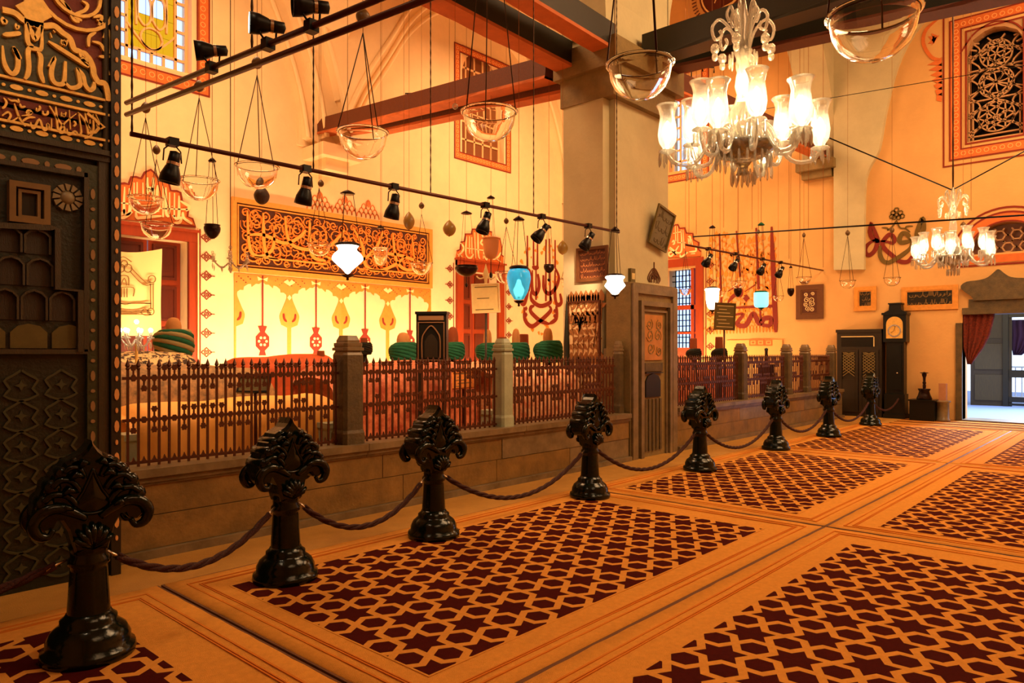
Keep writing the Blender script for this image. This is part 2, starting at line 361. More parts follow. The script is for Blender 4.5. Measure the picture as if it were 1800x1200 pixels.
# arches carried by the pier
def arch_wall(mb, fr, u0, u1, cu, r, zs, top, w0, w1, n=28):
    pts = [(u0, top), (u0, zs)]+[(cu-r*math.cos(PI*i/n), zs+r*math.sin(PI*i/n)) for i in range(n+1)]+[(u1, zs), (u1, top)]
    mb.poly(fr, pts, w0, w1)
m = MB(); arch_wall(m, FY(5.9), 10.2, XR, 14.15, 3.95, 6.1, 13, -.8, 0); arch_wall(m, FY(5.9), -4, 8.56, 4.3, 4.2, 6.1, 13, -.8, 0); struct(m, 'trim_1', PIERM)
m = MB(); arch_wall(m, FX(8.6), -YB, -6.7, -10.6, 3.55, 6.05, 13, -.7, 0); struct(m, 'trim_2', PLASTER)
m = MB(); arch_wall(m, FX(8.7), -5.9, 5, -1.9, 4, 6.1, 13, -.9, 0); struct(m, 'trim_3', PIERM)
# the pier
px0, px1, py0, py1 = 8.56, 10.22, 5.9, 6.72
pier = MB()
pier.box((px0, py0+.1, .42), (px1, py1, 5.15)); pier.box((px0+.16, py0, 0), (px1, py0+.2, 5.15))
pier.box((px0, py0, 5.9), (px1, py1, 13))
pier = struct(pier, 'pier', PIERM)
m = MB()
m.box((px0-.12, py0-.2, 5.55), (px1+.15, py1+.1, 5.95)); m.box((px0-.02, py0-.1, 5.15), (px1+.05, py1+.04, 5.55))
m.build('impost_block', STONE, pier)
m = MB(); m.box((px0-.05, py0-.12, 0), (px0+.3, py0+.05, 1.55)); m.box((px0-.1, py0-.16, 0), (px0+.35, py0+.05, .75)); m.build('pier_base', MARB, pier)
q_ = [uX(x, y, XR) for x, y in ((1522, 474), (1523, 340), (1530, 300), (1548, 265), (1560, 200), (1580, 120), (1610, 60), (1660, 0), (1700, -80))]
m = MB(); m.poly(WR, [(-5.9, uX(1480, 474, XR)[1])]+crom(q_, 3)+[(-5.9, q_[-1][1])], 0, .14); struct(m, 'shadow_relief', PIERM)  # shallow grey plaster shape standing in for a soft lamp shadow on the wall
m = MB(); m.box((17.8, 5.85, 5.9), (XR, 6.75, 6.12)); m.box((17.92, 5.95, 5.72), (XR, 6.65, 5.9)); m.build('corbel', STONE, wall_right)
# ---------------------------------------------------------------- tie beams
def beam(name, a, b, w, h, label, mats=(WOODB, WOODU), group=None):
    a, b = Vector(a), Vector(b); d = (b-a); L = d.length; d.normalize(); sd = d.cross(Vector((0, 0, 1))).normalized(); up = sd.cross(d)
    t = thing(name, label, 'beam', a, group)
    mb = MB()
    c = [(0, -w/2, 0), (0, w/2, 0), (L, w/2, 0), (L, -w/2, 0), (0, -w/2, h), (0, w/2, h), (L, w/2, h), (L, -w/2, h)]
    mb.add([d*q[0]+sd*q[1]+up*q[2] for q in c], [(4, 7, 6, 5), (0, 4, 5, 1), (1, 5, 6, 2), (2, 6, 7, 3), (3, 7, 4, 0)], 0)
    mb.build('timber', mats[0], t)
    mb = MB(); n = 24; vs = []; fs = []
    for i in range(n+1):
        jit = .012*math.sin(i*2.7)
        for s_ in (-1, 1): vs += [d*(L*i/n)+sd*(s_*(w/2+.002+jit*(s_ > 0)))+up*(-.035), d*(L*i/n)+sd*(s_*(w/2+.002))+up*(.012)]
    for i in range(n):
        o = i*4; fs += [(o, o+2, o+6, o+4), (o, o+4, o+5, o+1), (o+2, o+3, o+7, o+6)]
    mb.add(vs, fs); mb.build('underside_board', mats[1], t)
    return t
A = lambda x, y, X: PX(x, y, X)
b1b = PY(557, 238, YB-.02); beam('tie_beam', b1b, PT(970, 138, 11.0), .3, .30, 'upper of two brown beams running from the far wall corbel to the pier block', group=None)
beam('tie_beam', PY(590, 249, YB-.02), PT(1003, 161, 11.1), .26, .24, 'lower brown tie beam close beside the upper one over the glass bowls')
beam('tie_beam', (8.45, 6.62, 5.72), (-3.9, 6.6, 6.0), .3, .34, 'dark beam ending at the pier block, lower left one of two', (WOODK, WOODU))
beam('tie_beam', (8.6, 5.95, 5.82), (-3.9, 5.92, 6.2), .28, .34, 'dark beam ending at the pier above the pier block, upper right one of two', (WOODK, WOODU))
beam('tie_beam', (9.45, 5.8, 5.87), (9.3, -4.9, 5.75), .34, .36, 'thick dark beam over the big crystal chandelier, running forward from the pier', (WOODK, WOODK))
beam('tie_beam', (10.05, 5.8, 5.92), (9.95, -4.9, 5.12), .3, .3, 'lower dark beam behind the thick one, above the chandelier shades', (WOODK, WOODB))
beam('tie_beam', (px1, 6.25, 5.9), (XR-.02, 6.25, 6.25), .28, .32, 'brown beam sloping away right of the pier behind the big chandelier')
# ---------------------------------------------------------------- painted decoration helpers
def scrollwork(mb, fr, u0, u1, v0, v1, r, wd, w0, w1, mi=0, seed=1, dens=1.0, leaf=True):
    rnd = random.Random(seed); nx = max(1, int((u1-u0)/(1.55*r)*dens)); ny = max(1, int((v1-v0)/(1.5*r)*dens))
    for i in range(nx):
        for j in range(ny):
            cu = u0+(i+.5+rnd.uniform(-.18, .18))*(u1-u0)/nx; cv = v0+(j+.5+rnd.uniform(-.18, .18))*(v1-v0)/ny
            s_ = rnd.choice((-1, 1)); a0 = rnd.uniform(0, 6.28); rr = min(r*rnd.uniform(.85, 1.15), cu-u0, u1-cu, cv-v0+.0, v1-cv)
            if rr < r*.35: rr = r*.35
            pts = []
            for k in range(13):
                t = k/12; q = rr*(1-.8*t); an = a0+s_*t*1.5*2*PI
                pts.append((min(max(cu+q*math.cos(an), u0), u1), min(max(cv+q*math.sin(an), v0), v1)))
            mb.stroke(fr, pts, wd, w0, w1, mi, sub=2)
            if leaf:
                for k in (2, 5, 8, 12):
                    p = pts[k]; an = rnd.uniform(0, 6.28); l = wd*rnd.uniform(1.6, 2.8)
                    lf = [(p[0]+l*math.cos(an)*a-wd*.7*math.sin(an)*b, p[1]+l*math.sin(an)*a+wd*.7*math.cos(an)*b) for a, b in ((0, 0), (.5, 1), (1, 0), (.5, -1))]
                    lf = [(min(max(x, u0), u1), min(max(y, v0), v1)) for x, y in lf]; mb.poly(fr, lf, w0, w1*.98, mi)
def chainband(mb, fr, u0, u1, v0, v1, t, step, wd, w0, w1, mi):
    """little rings running round a rectangular band of width t"""
    def ring(u, v):
        mb.stroke(fr, [(u+step*.32*math.cos(a*PI/4), v+step*.32*math.sin(a*PI/4)) for a in range(9)], wd, w0, w1, mi, sub=1, taper=False)
    c = t/2
    n = int((u1-u0-t)/step)
    for i in range(n+1):
        u = u0+c+(u1-u0-t)*i/max(1, n); ring(u, v0+c); ring(u, v1-c)
    n = int((v1-v0-t)/step)
    for i in range(1, n):
        v = v0+c+(v1-v0-t)*i/n; ring(u0+c, v); ring(u1-c, v)
def paintframe(parent, fr, r, t, wd=.03):
    mb = MB(); mb.frame(fr, *r, t, .002, .012, 0); mb.frame(fr, r[0]-.02, r[1]+.02, r[2]-.02, r[3]+.02, wd, .002, .016, 1)
    mb.frame(fr, r[0]+t-wd, r[1]-t+wd, r[2]+t-wd, r[3]-t+wd, wd, .002, .016, 1)
    chainband(mb, fr, *r, t, t*.62, .014, .002, .018, 2)
    return mb.build('painted_border', [TERRA, TERRAD, mat('pale_ochre_paint', (.95, .68, .40), .75)], parent)
def motifline(parent, fr, u, v0, v1, dirn, n, sz=.16, m_=TERRAD, label=None):
    mb = MB(); mb.stroke(fr, [(u, v0), (u, v1)], .022, .002, .012, 0, taper=False, smooth=False)
    for i in range(n):
        v = v0+(i+.6)*(v1-v0)/n; s_ = sz
        for a, b in ((.25, 0), (.5, .22), (.5, -.22), (.75, 0)):
            c = (u+dirn*s_*a*1.3, v+s_*b*1.2); q = s_*.2
            mb.stroke(fr, [(c[0]-q, c[1]), (c[0], c[1]+q), (c[0]+q, c[1]), (c[0], c[1]-q), (c[0]-q, c[1])], .02, .002, .012, 0, taper=False, smooth=False)
        mb.stroke(fr, [(u+dirn*s_*.95, v), (u+dirn*s_*1.5, v)], .03, .002, .012, 0, smooth=False)
    return mb.build('painted_edging', m_, parent)
def pxmap(conv, sc, ox, oy, pts): return [conv(ox+u/sc, oy+v/sc) for u, v in pts]
cB = lambda x, y: uY(x, y, YB)
cR = lambda x, y: uX(x, y, XR)
# window 1 : stained glass, top left
def glazed(name, fr, r, depth, nx, ny, centre, wall, seed=0, edge=SKYP, mid=YELP, bar=.05):
    rnd = random.Random(seed)
    root = MB(); root.frame(fr, r[0], r[1], r[2], r[3], bar, -depth-.05, -depth+.03)
    us = [r[0]+(r[1]-r[0])*i/nx for i in range(nx+1)]; vs = [r[2]+(r[3]-r[2])*j/ny for j in range(ny+1)]
    a, b, c, d = centre
    for u in us[1:-1]:
        i = us.index(u)
        if i < a+0 or i > b: root.fbox(fr, u-bar/2, u+bar/2, r[2], r[3], -depth-.04, -depth+.02)
        elif i in (a, b): root.fbox(fr, u-bar/2, u+bar/2, r[2], r[3], -depth-.04, -depth+.02)
        else: root.fbox(fr, u-bar/2, u+bar/2, r[2], vs[c], -depth-.04, -depth+.02); root.fbox(fr, u-bar/2, u+bar/2, vs[d], r[3], -depth-.04, -depth+.02)
    for v in vs[1:-1]:
        j = vs.index(v)
        if c < j < d: root.fbox(fr, r[0], us[a], v-bar/2, v+bar/2, -depth-.04, -depth+.02); root.fbox(fr, us[b], r[1], v-bar/2, v+bar/2, -depth-.04, -depth+.02)
        else: root.fbox(fr, r[0], r[1], v-bar/2, v+bar/2, -depth-.04, -depth+.02)
    return root, us, vs
WD = .22
root, us, vs = glazed('window_1', WB, w1, WD, 6, 12, (1, 5, 1, 11), wall_back)
ca_, cb_, cc_, cd_ = us[1], us[5], vs[1], vs[11]
# curved cames of the amber middle light
def came(pts, w=.035): root.stroke(WB, pts, w, -WD-.03, -WD+.03, 0, taper=False)
um = (ca_+cb_)/2; hw = (cb_-ca_)/2
for col in (-1, 1):
    for k in range(7):
        v = cc_+.62+k*.62; cu = um+col*hw*.30
        came([(cu-hw*.26, v), (cu-hw*.26, v+.34), (cu, v+.5), (cu+hw*.26, v+.34), (cu+hw*.26, v), (cu, v-.14), (cu-hw*.26, v)], .035)
for s_ in (-1, 1): root.stroke(WB, [(um+s_*hw*.62, cc_+.45), (um+s_*hw*.62, cd_)], .035, -WD-.03, -WD+.03, 0, taper=False, smooth=False)
came([(um+.2*math.cos(a*PI/4), cc_+.26+.2*math.sin(a*PI/4)) for a in range(9)]); came([(ca_, cc_+.45), (um-.25, cc_+.22), (um, cc_+.04), (um+.25, cc_+.22), (cb_, cc_+.45)])
win1 = root.build('window_1', RIM, None, kind='structure')
for i in range(6):
    for j in range(12):
        if 1 <= i < 5 and 1 <= j < 11: continue
        mb = MB(); mb.fbox(WB, us[i]+.02, us[i+1]-.02, vs[j]+.02, vs[j+1]-.02, -WD-.02, -WD-.008); mb.build('pane', SKYP, win1)
for i in range(4):
    for j in range(8):
        a, b = ca_+(cb_-ca_)*i/4, ca_+(cb_-ca_)*(i+1)/4; c, d = cc_+(cd_-cc_)*j/8, cc_+(cd_-cc_)*(j+1)/8
        mb = MB(); mb.fbox(WB, a, b, c, d, -WD-.02, -WD-.008); mb.build('pane', SKYP if (j == 2 and i in (1, 2)) else YELP, win1)
t1 = (uY(367, 0, YB)[0]-w1[1])
paintframe(wall_back, WB, (w1[0]-t1, w1[1]+t1, w1[2]-t1, w1[3]+t1), t1*.72)
# window 2 : arched window over the tie beam
root, us, vs = glazed('window_2', WB, w2, WD, 5, 6, (0, 0, 0, 0), wall_back)
zc = w2[3]-.75; um = (w2[0]+w2[1])/2; hw = (w2[1]-w2[0])/2
arch = [(w2[0], zc), (um-hw*.8, zc+.42), (um-hw*.4, zc+.66), (um, zc+.75), (um+hw*.4, zc+.66), (um+hw*.8, zc+.42), (w2[1], zc)]
root.poly(WB, [(w2[0], w2[3]), (w2[0], zc)]+crom(arch, 3)[1:-1]+[(w2[1], zc), (w2[1], w2[3])], -WD, -.02)
win2 = root.build('window_2', RIM, None, kind='structure')
for i in range(5):
    for j in range(6):
        mb = MB(); mb.fbox(WB, us[i]+.02, us[i+1]-.02, vs[j]+.02, vs[j+1]-.02, -WD-.02, -WD-.008); mb.build('pane', BRNP, win2)
paintframe(wall_back, WB, (uY(799, 0, YB)[0], uY(897, 0, YB)[0], uY(895, 303, YB)[1], uY(799, 75, YB)[1]), .2)
# window 3 (behind the chandelier) and window 6 (beside the pier)
root, us, vs = glazed('window_3', WR, w3, WD, 4, 8, (1, 3, 1, 7), wall_right); win3 = root.build('window_3', RIM, None, kind='structure')
for i in range(4):
    for j in range(8):
        mb = MB(); mb.fbox(WR, us[i]+.02, us[i+1]-.02, vs[j]+.02, vs[j+1]-.02, -WD-.02, -WD-.008); mb.build('pane', SKYP, win3)
paintframe(wall_right, WR, (w3[0]-.28, uX(1245, 0, XR)[0], w3[2]-.28, uX(1243, 106, XR)[1]), .2)
mb = MB(); r = w6; hz = r[3]; fw = uX(1237, 0, XR)[0]
mb.frame(WR, r[0]-.25, fw, r[2]-.2, hz+.28, .22, -.1, .05); mb.fbox(WR, r[0], r[1], uX(1205, 540, XR)[1]-.06, uX(1205, 540, XR)[1]+.06, -.2, .0)
um = uX(1217, 0, XR)[0]; mb.fbox(WR, um-.05, um+.05, r[2], r[3], -.2, 0); mb.fbox(WR, r[0], r[1], uX(1205, 585, XR)[1]-.03, uX(1205, 585, XR)[1]+.03, -.2, -.02)
win6 = mb.build('window_6', DOORR, None, kind='structure')
mb = MB()
for i in range(1, 9): u = r[0]+(r[1]-r[0])*i/9; mb.fbox(WR, u-.012, u+.012, r[2], r[3], -.34, -.31)
for i in range(1, 14): v = r[2]+(r[3]-r[2])*i/14; mb.fbox(WR, r[0], r[1], v-.012, v+.012, -.34, -.31)
mb.build('iron_grating', IRONB, win6)
for (a, b) in ((r[0], um-.05), (um+.05, r[1])):
    for (c, d) in ((r[2], uX(1205, 585, XR)[1]), (uX(1205, 585, XR)[1], uX(1205, 540, XR)[1]), (uX(1205, 540, XR)[1], r[3])):
        mb = MB(); mb.fbox(WR, a, b, c+.03, d-.03, -.16, -.15); mb.build('pane', SKYP, win6)
# window 4 : tall stone tracery, window 5 : lunette
mb = MB(); r = w4; um = (r[0]+r[1])/2; hw = (r[1]-r[0])/2; zs = uX(1700, 92, XR)[1]
pts = [(r[0], r[3]), (r[0], zs), (um-hw*.75, zs+(r[3]-zs)*.55), (um-hw*.35, zs+(r[3]-zs)*.85), (um, r[3]-.02), (um+hw*.35, zs+(r[3]-zs)*.85), (um+hw*.75, zs+(r[3]-zs)*.55), (r[1], zs), (r[1], r[3]), (um, r[3]+.01)]
mb.poly(WR, pts, -.3, -.01)
def gs(pts, w=.028, tp=False, sm=True): mb.stroke(WR, pts, w, -.26, -.2, 0, taper=tp, smooth=sm)
def rose(cu, cv, R_, n=6, w=.026):
    gs([(cu+R_*math.cos(a*PI/8), cv+R_*math.sin(a*PI/8)) for a in range(17)], w)
    for k in range(n):
        a = 2*PI*k/n; b = a+2*2*PI/n
        gs([(cu+R_*math.cos(a), cv+R_*math.sin(a)), (cu+R_*math.cos(b), cv+R_*math.sin(b))], w, sm=False)
        c = a+PI/n; gs([(cu+R_*.0*math.cos(c), cv), (cu+R_*.6*math.cos(c-.25), cv+R_*.6*math.sin(c-.25)), (cu+R_*math.cos(c), cv+R_*math.sin(c))], w*.8)
zh = r[3]-r[2]
rose(um, r[2]+zh*.22, hw*.62, 6); rose(um, r[2]+zh*.52, hw*.6, 8); rose(um, r[2]+zh*.78, hw*.55, 6)
for s_ in (-1, 1):
    gs([(um+s_*hw*.94, r[2]), (um+s_*hw*.94, zs)], sm=False); gs([(um+s_*hw*.8, r[2]+.05), (um+s_*hw*.8, r[2]+zh*.38)], sm=False)
    for k in range(5):
        v = r[2]+zh*(.06+.17*k)
        gs([(um+s_*hw*.95, v), (um+s_*hw*.55, v+zh*.1), (um+s_*hw*.95, v+zh*.2)]); gs([(um+s_*hw*.95, v+.1), (um, v+zh*.12), (um-s_*hw*.3, v+zh*.2)], sm=False)
for v in (.02, .06, .38, .66): gs([(r[0]+.03, r[2]+zh*v), (r[1]-.03, r[2]+zh*v)], sm=False)
for k in range(12):
    a = PI*k/11; gs([(um+hw*.7*math.cos(a), zs-.1+.75*math.sin(a)*.75), (um+hw*.98*math.cos(a), zs+(r[3]-zs)*.98*math.sin(a))], .03, sm=False)
win4 = mb.build('window_4', GRILLE, None, kind='structure')
mb = MB(); mb.fbox(WR, r[0], r[1], r[2], r[3], -.42, -.4); mb.build('pane', DKP, win4)
o4 = (uX(1663, 0, XR)[0], 2*cx4-uX(1663, 0, XR)[0], uX(1665, 289, XR)[1], uX(1665, 34, XR)[1])
paintframe(wall_right, WR, (o4[0]+.08, o4[1]-.08, o4[2]+.08, o4[3]-.08), .22)
mb = MB(); mb.frame(WR, o4[0]+.36, o4[1]-.36, o4[2]+.36, o4[3]-.36, .035, .002, .014); mb.frame(WR, o4[0]-.06, o4[1]+.06, o4[2]-.06, o4[3]+.06, .03, .002, .014)
mb.stroke(WR, [(u, v+.1) for u, v in [(r[0]-.1, zs-.1)]+pts[2:7]+[(r[1]+.1, zs-.1)]], .03, .002, .014, taper=False, sub=3); mb.build('painted_line', TERRAD, wall_right)
mb = MB(); uo = o4[0]-.08
mb.stroke(WR, [(uo, o4[3]+.1), (uo-.3, o4[3]-.1), (uo-.36, o4[3]-.4), (uo-.2, o4[3]-.75), (uo-.02, o4[3]-.85)], .07, .002, .02)
for k in range(7): mb.poly(WR, [(uo, o4[3]-.8-k*.13), (uo-.28+.03*k, o4[3]-.9-k*.12), (uo-.1, o4[3]-.95-k*.13), (uo, o4[3]-1.0-k*.13)], .002, .014)
for k in range(5): mb.poly(WR, [(uo-.22+.06*math.cos(k*1.25), o4[3]-.35+.14*math.sin(k*1.25)), (uo-.1+.05*math.cos(k*1.3), o4[3]-.3), (uo-.15, o4[3]-.45)], .002, .014)
scrollwork(mb, WR, o4[0]+.1, o4[1]-.1, o4[3]+.15, o4[3]+.9, .22, .05, .002, .018, 0, 5)
mb.build('painted_scrolls', TERRA, wall_right)
# lunette
r = w5; um = (r[0]+r[1])/2; hw = (r[1]-r[0])/2; zb = r[2]; hh = r[3]-r[2]
mb = MB(); arcp = [(um-hw*math.cos(PI*i/20), zb+hh*math.sin(PI*i/20)) for i in range(21)]
mb.poly(WR, [(r[0]-.001, r[3]+.001)]+arcp[0:11]+[(um, r[3]+.001)], -.3, -.01); mb.poly(WR, [(um, r[3]+.001)]+arcp[10:21]+[(r[1]+.001, r[3]+.001)], -.3, -.01)
st = .30
for i in range(-8, 9):
    for j in range(0, 5):
        cu = um+i*st+(st/2 if j % 2 else 0); cv = zb+.12+j*st*.86
        if ((cu-um)/hw)**2+((cv-zb)/hh)**2 > .8: continue
        mb.stroke(WR, [(cu+.105*math.cos(a*PI/3), cv+.105*math.sin(a*PI/3)) for a in range(7)], .03, -.2, -.14, 0, sub=1, taper=False, smooth=False)
        for a in range(6): mb.stroke(WR, [(cu+.105*math.cos(a*PI/3), cv+.105*math.sin(a*PI/3)), (cu+.17*math.cos(a*PI/3), cv+.17*math.sin(a*PI/3))], .03, -.2, -.14, 0, taper=False, smooth=False)
win5 = mb.build('window_5', GRILLE, None, kind='structure')
mb = MB(); mb.fbox(WR, r[0], r[1], r[2], r[3], -.42, -.4); mb.build('pane', BRNP, win5)
def archband(mb, k0, k1, w1_, mi):
    a = [(um-(hw+k0)*math.cos(PI*i/24), zb-.02+(hh+k0)*math.sin(PI*i/24)) for i in range(25)]; b = [(um-(hw+k1)*math.cos(PI*i/24), zb-.02+(hh+k1)*math.sin(PI*i/24)) for i in range(25)]
    mb.poly(WR, a+b[::-1], .002, w1_, mi)
mb = MB(); archband(mb, .05, .2, .014, 0); archband(mb, .2, .24, .018, 1); archband(mb, .02, .05, .018, 1); archband(mb, .3, .34, .012, 1)
mb.fbox(WR, r[0]-.2, r[1]+.2, zb-.2, zb-.04, .002, .014, 0); mb.fbox(WR, r[0]-.24, r[1]+.24, zb-.26, zb-.22, .002, .014, 1); mb.build('painted_arch_border', [TERRA, TERRAD], wall_right)
# ---------------------------------------------------------------- doors of the far wall
def crown(parent, conv, fr, sc, ox, oy, outline, whites, wd):
    mb = MB(); mb.poly(fr, pxmap(conv, sc, ox, oy, outline), .002, .02, 0)
    mb.stroke(fr, pxmap(conv, sc, ox, oy, outline[1:-1]), .035, .002, .03, 1, taper=False, smooth=False)
    for s_ in whites: mb.stroke(fr, pxmap(conv, sc, ox, oy, s_), wd, .02, .036, 2)
    return mb.build('painted_crown', [TERRA, TERRAD, CREAM], parent)
def door(name, r, jamb, fr, leaf_n, mid=None):
    mb = MB(); u0, u1, v0, v1 = r
    mb.fbox(fr, u0-jamb, u0, v0, v1+jamb*1.1, -.02, .07); mb.fbox(fr, u1, u1+jamb, v0, v1+jamb*1.1, -.02, .07); mb.fbox(fr, u0-jamb, u1+jamb, v1, v1+jamb*1.1, -.02, .08)
    mb.fbox(fr, u0-jamb-.04, u1+jamb+.04, v1+jamb*1.1, v1+jamb*1.1+.05, -.02, .12)
    d = mb.build(name, DOORR, None, kind='structure')
    w = (u1-u0)/leaf_n
    for i in range(leaf_n):
        mb = MB(); a, b = u0+i*w+.01, u0+(i+1)*w-.01; mb.fbox(fr, a, b, v0, v1, -.38, -.32)
        lf = mb.build('door_leaf', DOORR, d)
        for k in range(4):
            c, e = v0+(v1-v0)*(k+.08)/4, v0+(v1-v0)*(k+.92)/4
            mb = MB(); mb.frame(fr, a+.08, b-.08, c, e, .05, -.32, -.29); mb.fbox(fr, a+.13, b-.13, c+.05, e-.05, -.32, -.312); mb.build('door_panel', DOORD, lf)
    return d
dj = uY(345, 0, YB)[0]-d1[1]
door1 = door('door_1', d1, dj, WB, 3); door2 = door('door_2', d2, uY(884, 0, YB)[0]-d2[1], WB, 2)
crown(wall_back, cB, WB, 10.9, 200, 290, [(-300, 960), (-300, 600), (-200, 480), (20, 500), (60, 440), (90, 360), (200, 350), (280, 370), (330, 230), (420, 230), (520, 260), (590, 140), (700, 90), (800, 180), (860, 310), (960, 305), (1040, 320), (1080, 490), (1200, 500), (1270, 530), (1300, 690), (1430, 790), (1400, 990), (1500, 1030), (1560, 1180), (1140, 1140), (20, 1020)],
      [[(100, 440), (80, 900), (160, 930), (190, 850)], [(195, 420), (185, 880), (260, 940), (300, 820), (290, 450)], [(50, 860), (60, 980), (180, 1010), (340, 900)], [(375, 340), (375, 640)], [(435, 330), (430, 640)], [(545, 340), (550, 640)], [(635, 240), (635, 420), (740, 430), (740, 240)], [(640, 560), (640, 470), (700, 500), (740, 460), (740, 640)], [(825, 390), (815, 660), (840, 900)], [(930, 400), (930, 1000)], [(985, 430), (985, 880), (1040, 1000)], [(1055, 530), (1055, 940)], [(1150, 540), (1145, 1000)], [(1235, 590), (1235, 950), (1190, 1040), (1120, 960)], [(30, 715), (300, 750)], [(860, 835), (1400, 855)], [(1260, 690), (1430, 800), (1370, 880)], [(1310, 900), (1330, 1020), (1490, 1130)], [(410, 900), (430, 1010), (520, 1010), (900, 980)], [(1140, 1110), (1250, 1100), (1280, 990)], [(1010, 780), (1020, 790)], [(1100, 790), (1110, 800)]], .055)
crown(wall_back, cB, WB, 7.06, 780, 390, [(145, 450), (160, 360), (200, 340), (210, 250), (255, 240), (265, 150), (340, 150), (350, 90), (430, 90), (590, 125), (590, 190), (690, 200), (715, 330), (710, 410), (735, 430), (735, 510)],
      [[(275, 180), (265, 400), (320, 450), (360, 400)], [(310, 180), (310, 400)], [(340, 190), (340, 400)], [(375, 130), (385, 450)], [(415, 120), (420, 400), (440, 460)], [(450, 130), (480, 200), (450, 260), (490, 310), (480, 460)], [(240, 320), (500, 355)], [(200, 260), (240, 330), (170, 430)], [(480, 400), (520, 470), (540, 400)], [(600, 470), (660, 440), (700, 380)], [(620, 440), (700, 500)], [(520, 150), (520, 180)], [(560, 160), (590, 330)], [(610, 220), (620, 400)], [(650, 220), (650, 400)], [(160, 400), (220, 430)]], .05)
crown(wall_right, cR, WR, 13.3, 1170, 390, [(-80, 850), (-80, 300), (100, 180), (240, 70), (290, 60), (330, 150), (450, 140), (490, 260), (640, 270), (660, 420), (780, 480), (770, 640), (830, 690), (830, 800)],
      [[(240, 90), (250, 450)], [(290, 100), (300, 480)], [(375, 180), (390, 650), (280, 720), (110, 590)], [(420, 190), (450, 620)], [(190, 270), (380, 230)], [(290, 490), (480, 480)], [(90, 620), (270, 780), (180, 700), (80, 740), (150, 800), (320, 560)], [(350, 760), (380, 820), (530, 710)], [(540, 380), (570, 520), (590, 360), (540, 340)], [(620, 400), (640, 540)], [(560, 700), (720, 680), (710, 580)], [(160, 480), (200, 440), (220, 500), (180, 530)], [(600, 750), (700, 740)]], .05)
motifline(wall_back, WB, uY(347, 0, YB)[0]+.05, .5, uY(347, 402, YB)[1], 1, 9, .2)
motifline(wall_back, WB, uY(798, 0, YB)[0]-.02, .5, uY(798, 462, YB)[1], -1, 8, .2); motifline(wall_back, WB, uY(888, 0, YB)[0]+.02, .5, uY(888, 478, YB)[1], 1, 8, .2)
motifline(wall_right, WR, uX(1241, 0, XR)[0], .5, uX(1241, 455, XR)[1], 1, 8, .2)
# thin cream line beside the doors
mb = MB(); mb.fbox(WB, uY(344, 0, YB)[0], uY(346, 0, YB)[0], .42, uY(345, 402, YB)[1], .08, .1); mb.build('cream_fillet', CREAM, door1)
# ---------------------------------------------------------------- painted arcade under the big panel
ub = [uY(x, 0, YB)[0] for x in (411, 508, 599, 681, 757)]
zt = uY(508, 488, YB)[1]; zn = uY(508, 523, YB)[1]; zu = uY(508, 556, YB)[1]; zl = uY(508, 576, YB)[1]; zap = uY(462, 497, YB)[1]
mb = MB()
for k in range(4):
    a, b = ub[k], ub[k+1]; w = b-a; m_ = 0 if k < 2 else 1
    def half(sgn, base):
        P_ = [(0.035, .45), (.035, zl), (.15, zl+.06), (.185, zu), (.13, zu+.16), (.055, zn-.03), (.055, zn+.06), (.10, zn+.1), (.16, zn+.1), (.17, zn+.17), (.24, zn+.23), (.30, zn+.24), (.31, zap-.10), (.38, zap-.03), (.44, zap-.03), (.5, zap+.03)]
        return [(base+sgn*p*w, z) for p, z in P_]
    l = half(1, a); r_ = half(-1, b); l = l[:2]+crom(l[2:7], 4)+l[7:]; r_ = r_[:2]+crom(r_[2:7], 4)+r_[7:]
    mb.poly(WB, [(a, .45)]+l+[((a+b)/2, zt), (a, zt)], .002, .014, m_); mb.poly(WB, [(b, .45)]+r_+[((a+b)/2, zt), (b, zt)], .002, .014, m_)
    for base, s_ in ((a, 1), (b, -1)):
        mb.stroke(WB, [(base+s_*.05*w, zu-.12), (base+s_*.10*w, zu-.05), (base+s_*.11*w, zu+.06)], .05, .014, .022, 3)
        for q in range(7): mb.fbox(WB, base+s_*w*(.03+.04*q), base+s_*w*(.035+.04*q)+.02, zn+.25+.04*((q*7) % 4), zn+.27+.04*((q*7) % 4), .014, .02, 3)
    um = (a+b)/2
    mb.stroke(WB, [(um, zt), (um, zu-.25)], .035, .014, .022, 3, taper=False, smooth=False)
    for s_ in (-1, 1): mb.poly(WB, [(um, zt-.08), (um+s_*.12, zt-.03), (um+s_*.1, zt-.12)], .014, .024, 2)
    zc = zu-.55; mb.poly(WB, [(um-.1, zc+.32), (um+.1, zc+.32), (um+.05, zc+.2), (um+.15, zc+.1), (um+.15, zc-.1), (um+.05, zc-.2), (um+.08, zc-.3), (um-.08, zc-.3), (um-.05, zc-.2), (um-.15, zc-.1), (um-.15, zc+.1), (um-.05, zc+.2)], .002, .02, 3)
    for q in range(6):
        cu, cv = um+.085*math.cos(q*PI/3), zc+.085*math.sin(q*PI/3); mb.poly(WB, [(cu+.03*math.cos(z*PI/3), cv+.03*math.sin(z*PI/3)) for z in range(6)], .02, .026, 2)
for x in ub[1:4]:
    mb.poly(WB, [(x-.05, zn), (x, zn+.06), (x+.05, zn), (x, zn-.06)], .014, .024, 2); mb.poly(WB, [(x-.14, zt-.1), (x-.05, zt-.04), (x, zt-.1), (x+.05, zt-.04), (x+.14, zt-.1), (x, zt-.18)], .014, .024, 2)
mb.build('painted_arcade', [mat('arcade_orange', (.93, .56, .22), .75, var=.15, scale=12), OCHRE, CREAM, TERRAD], wall_back)
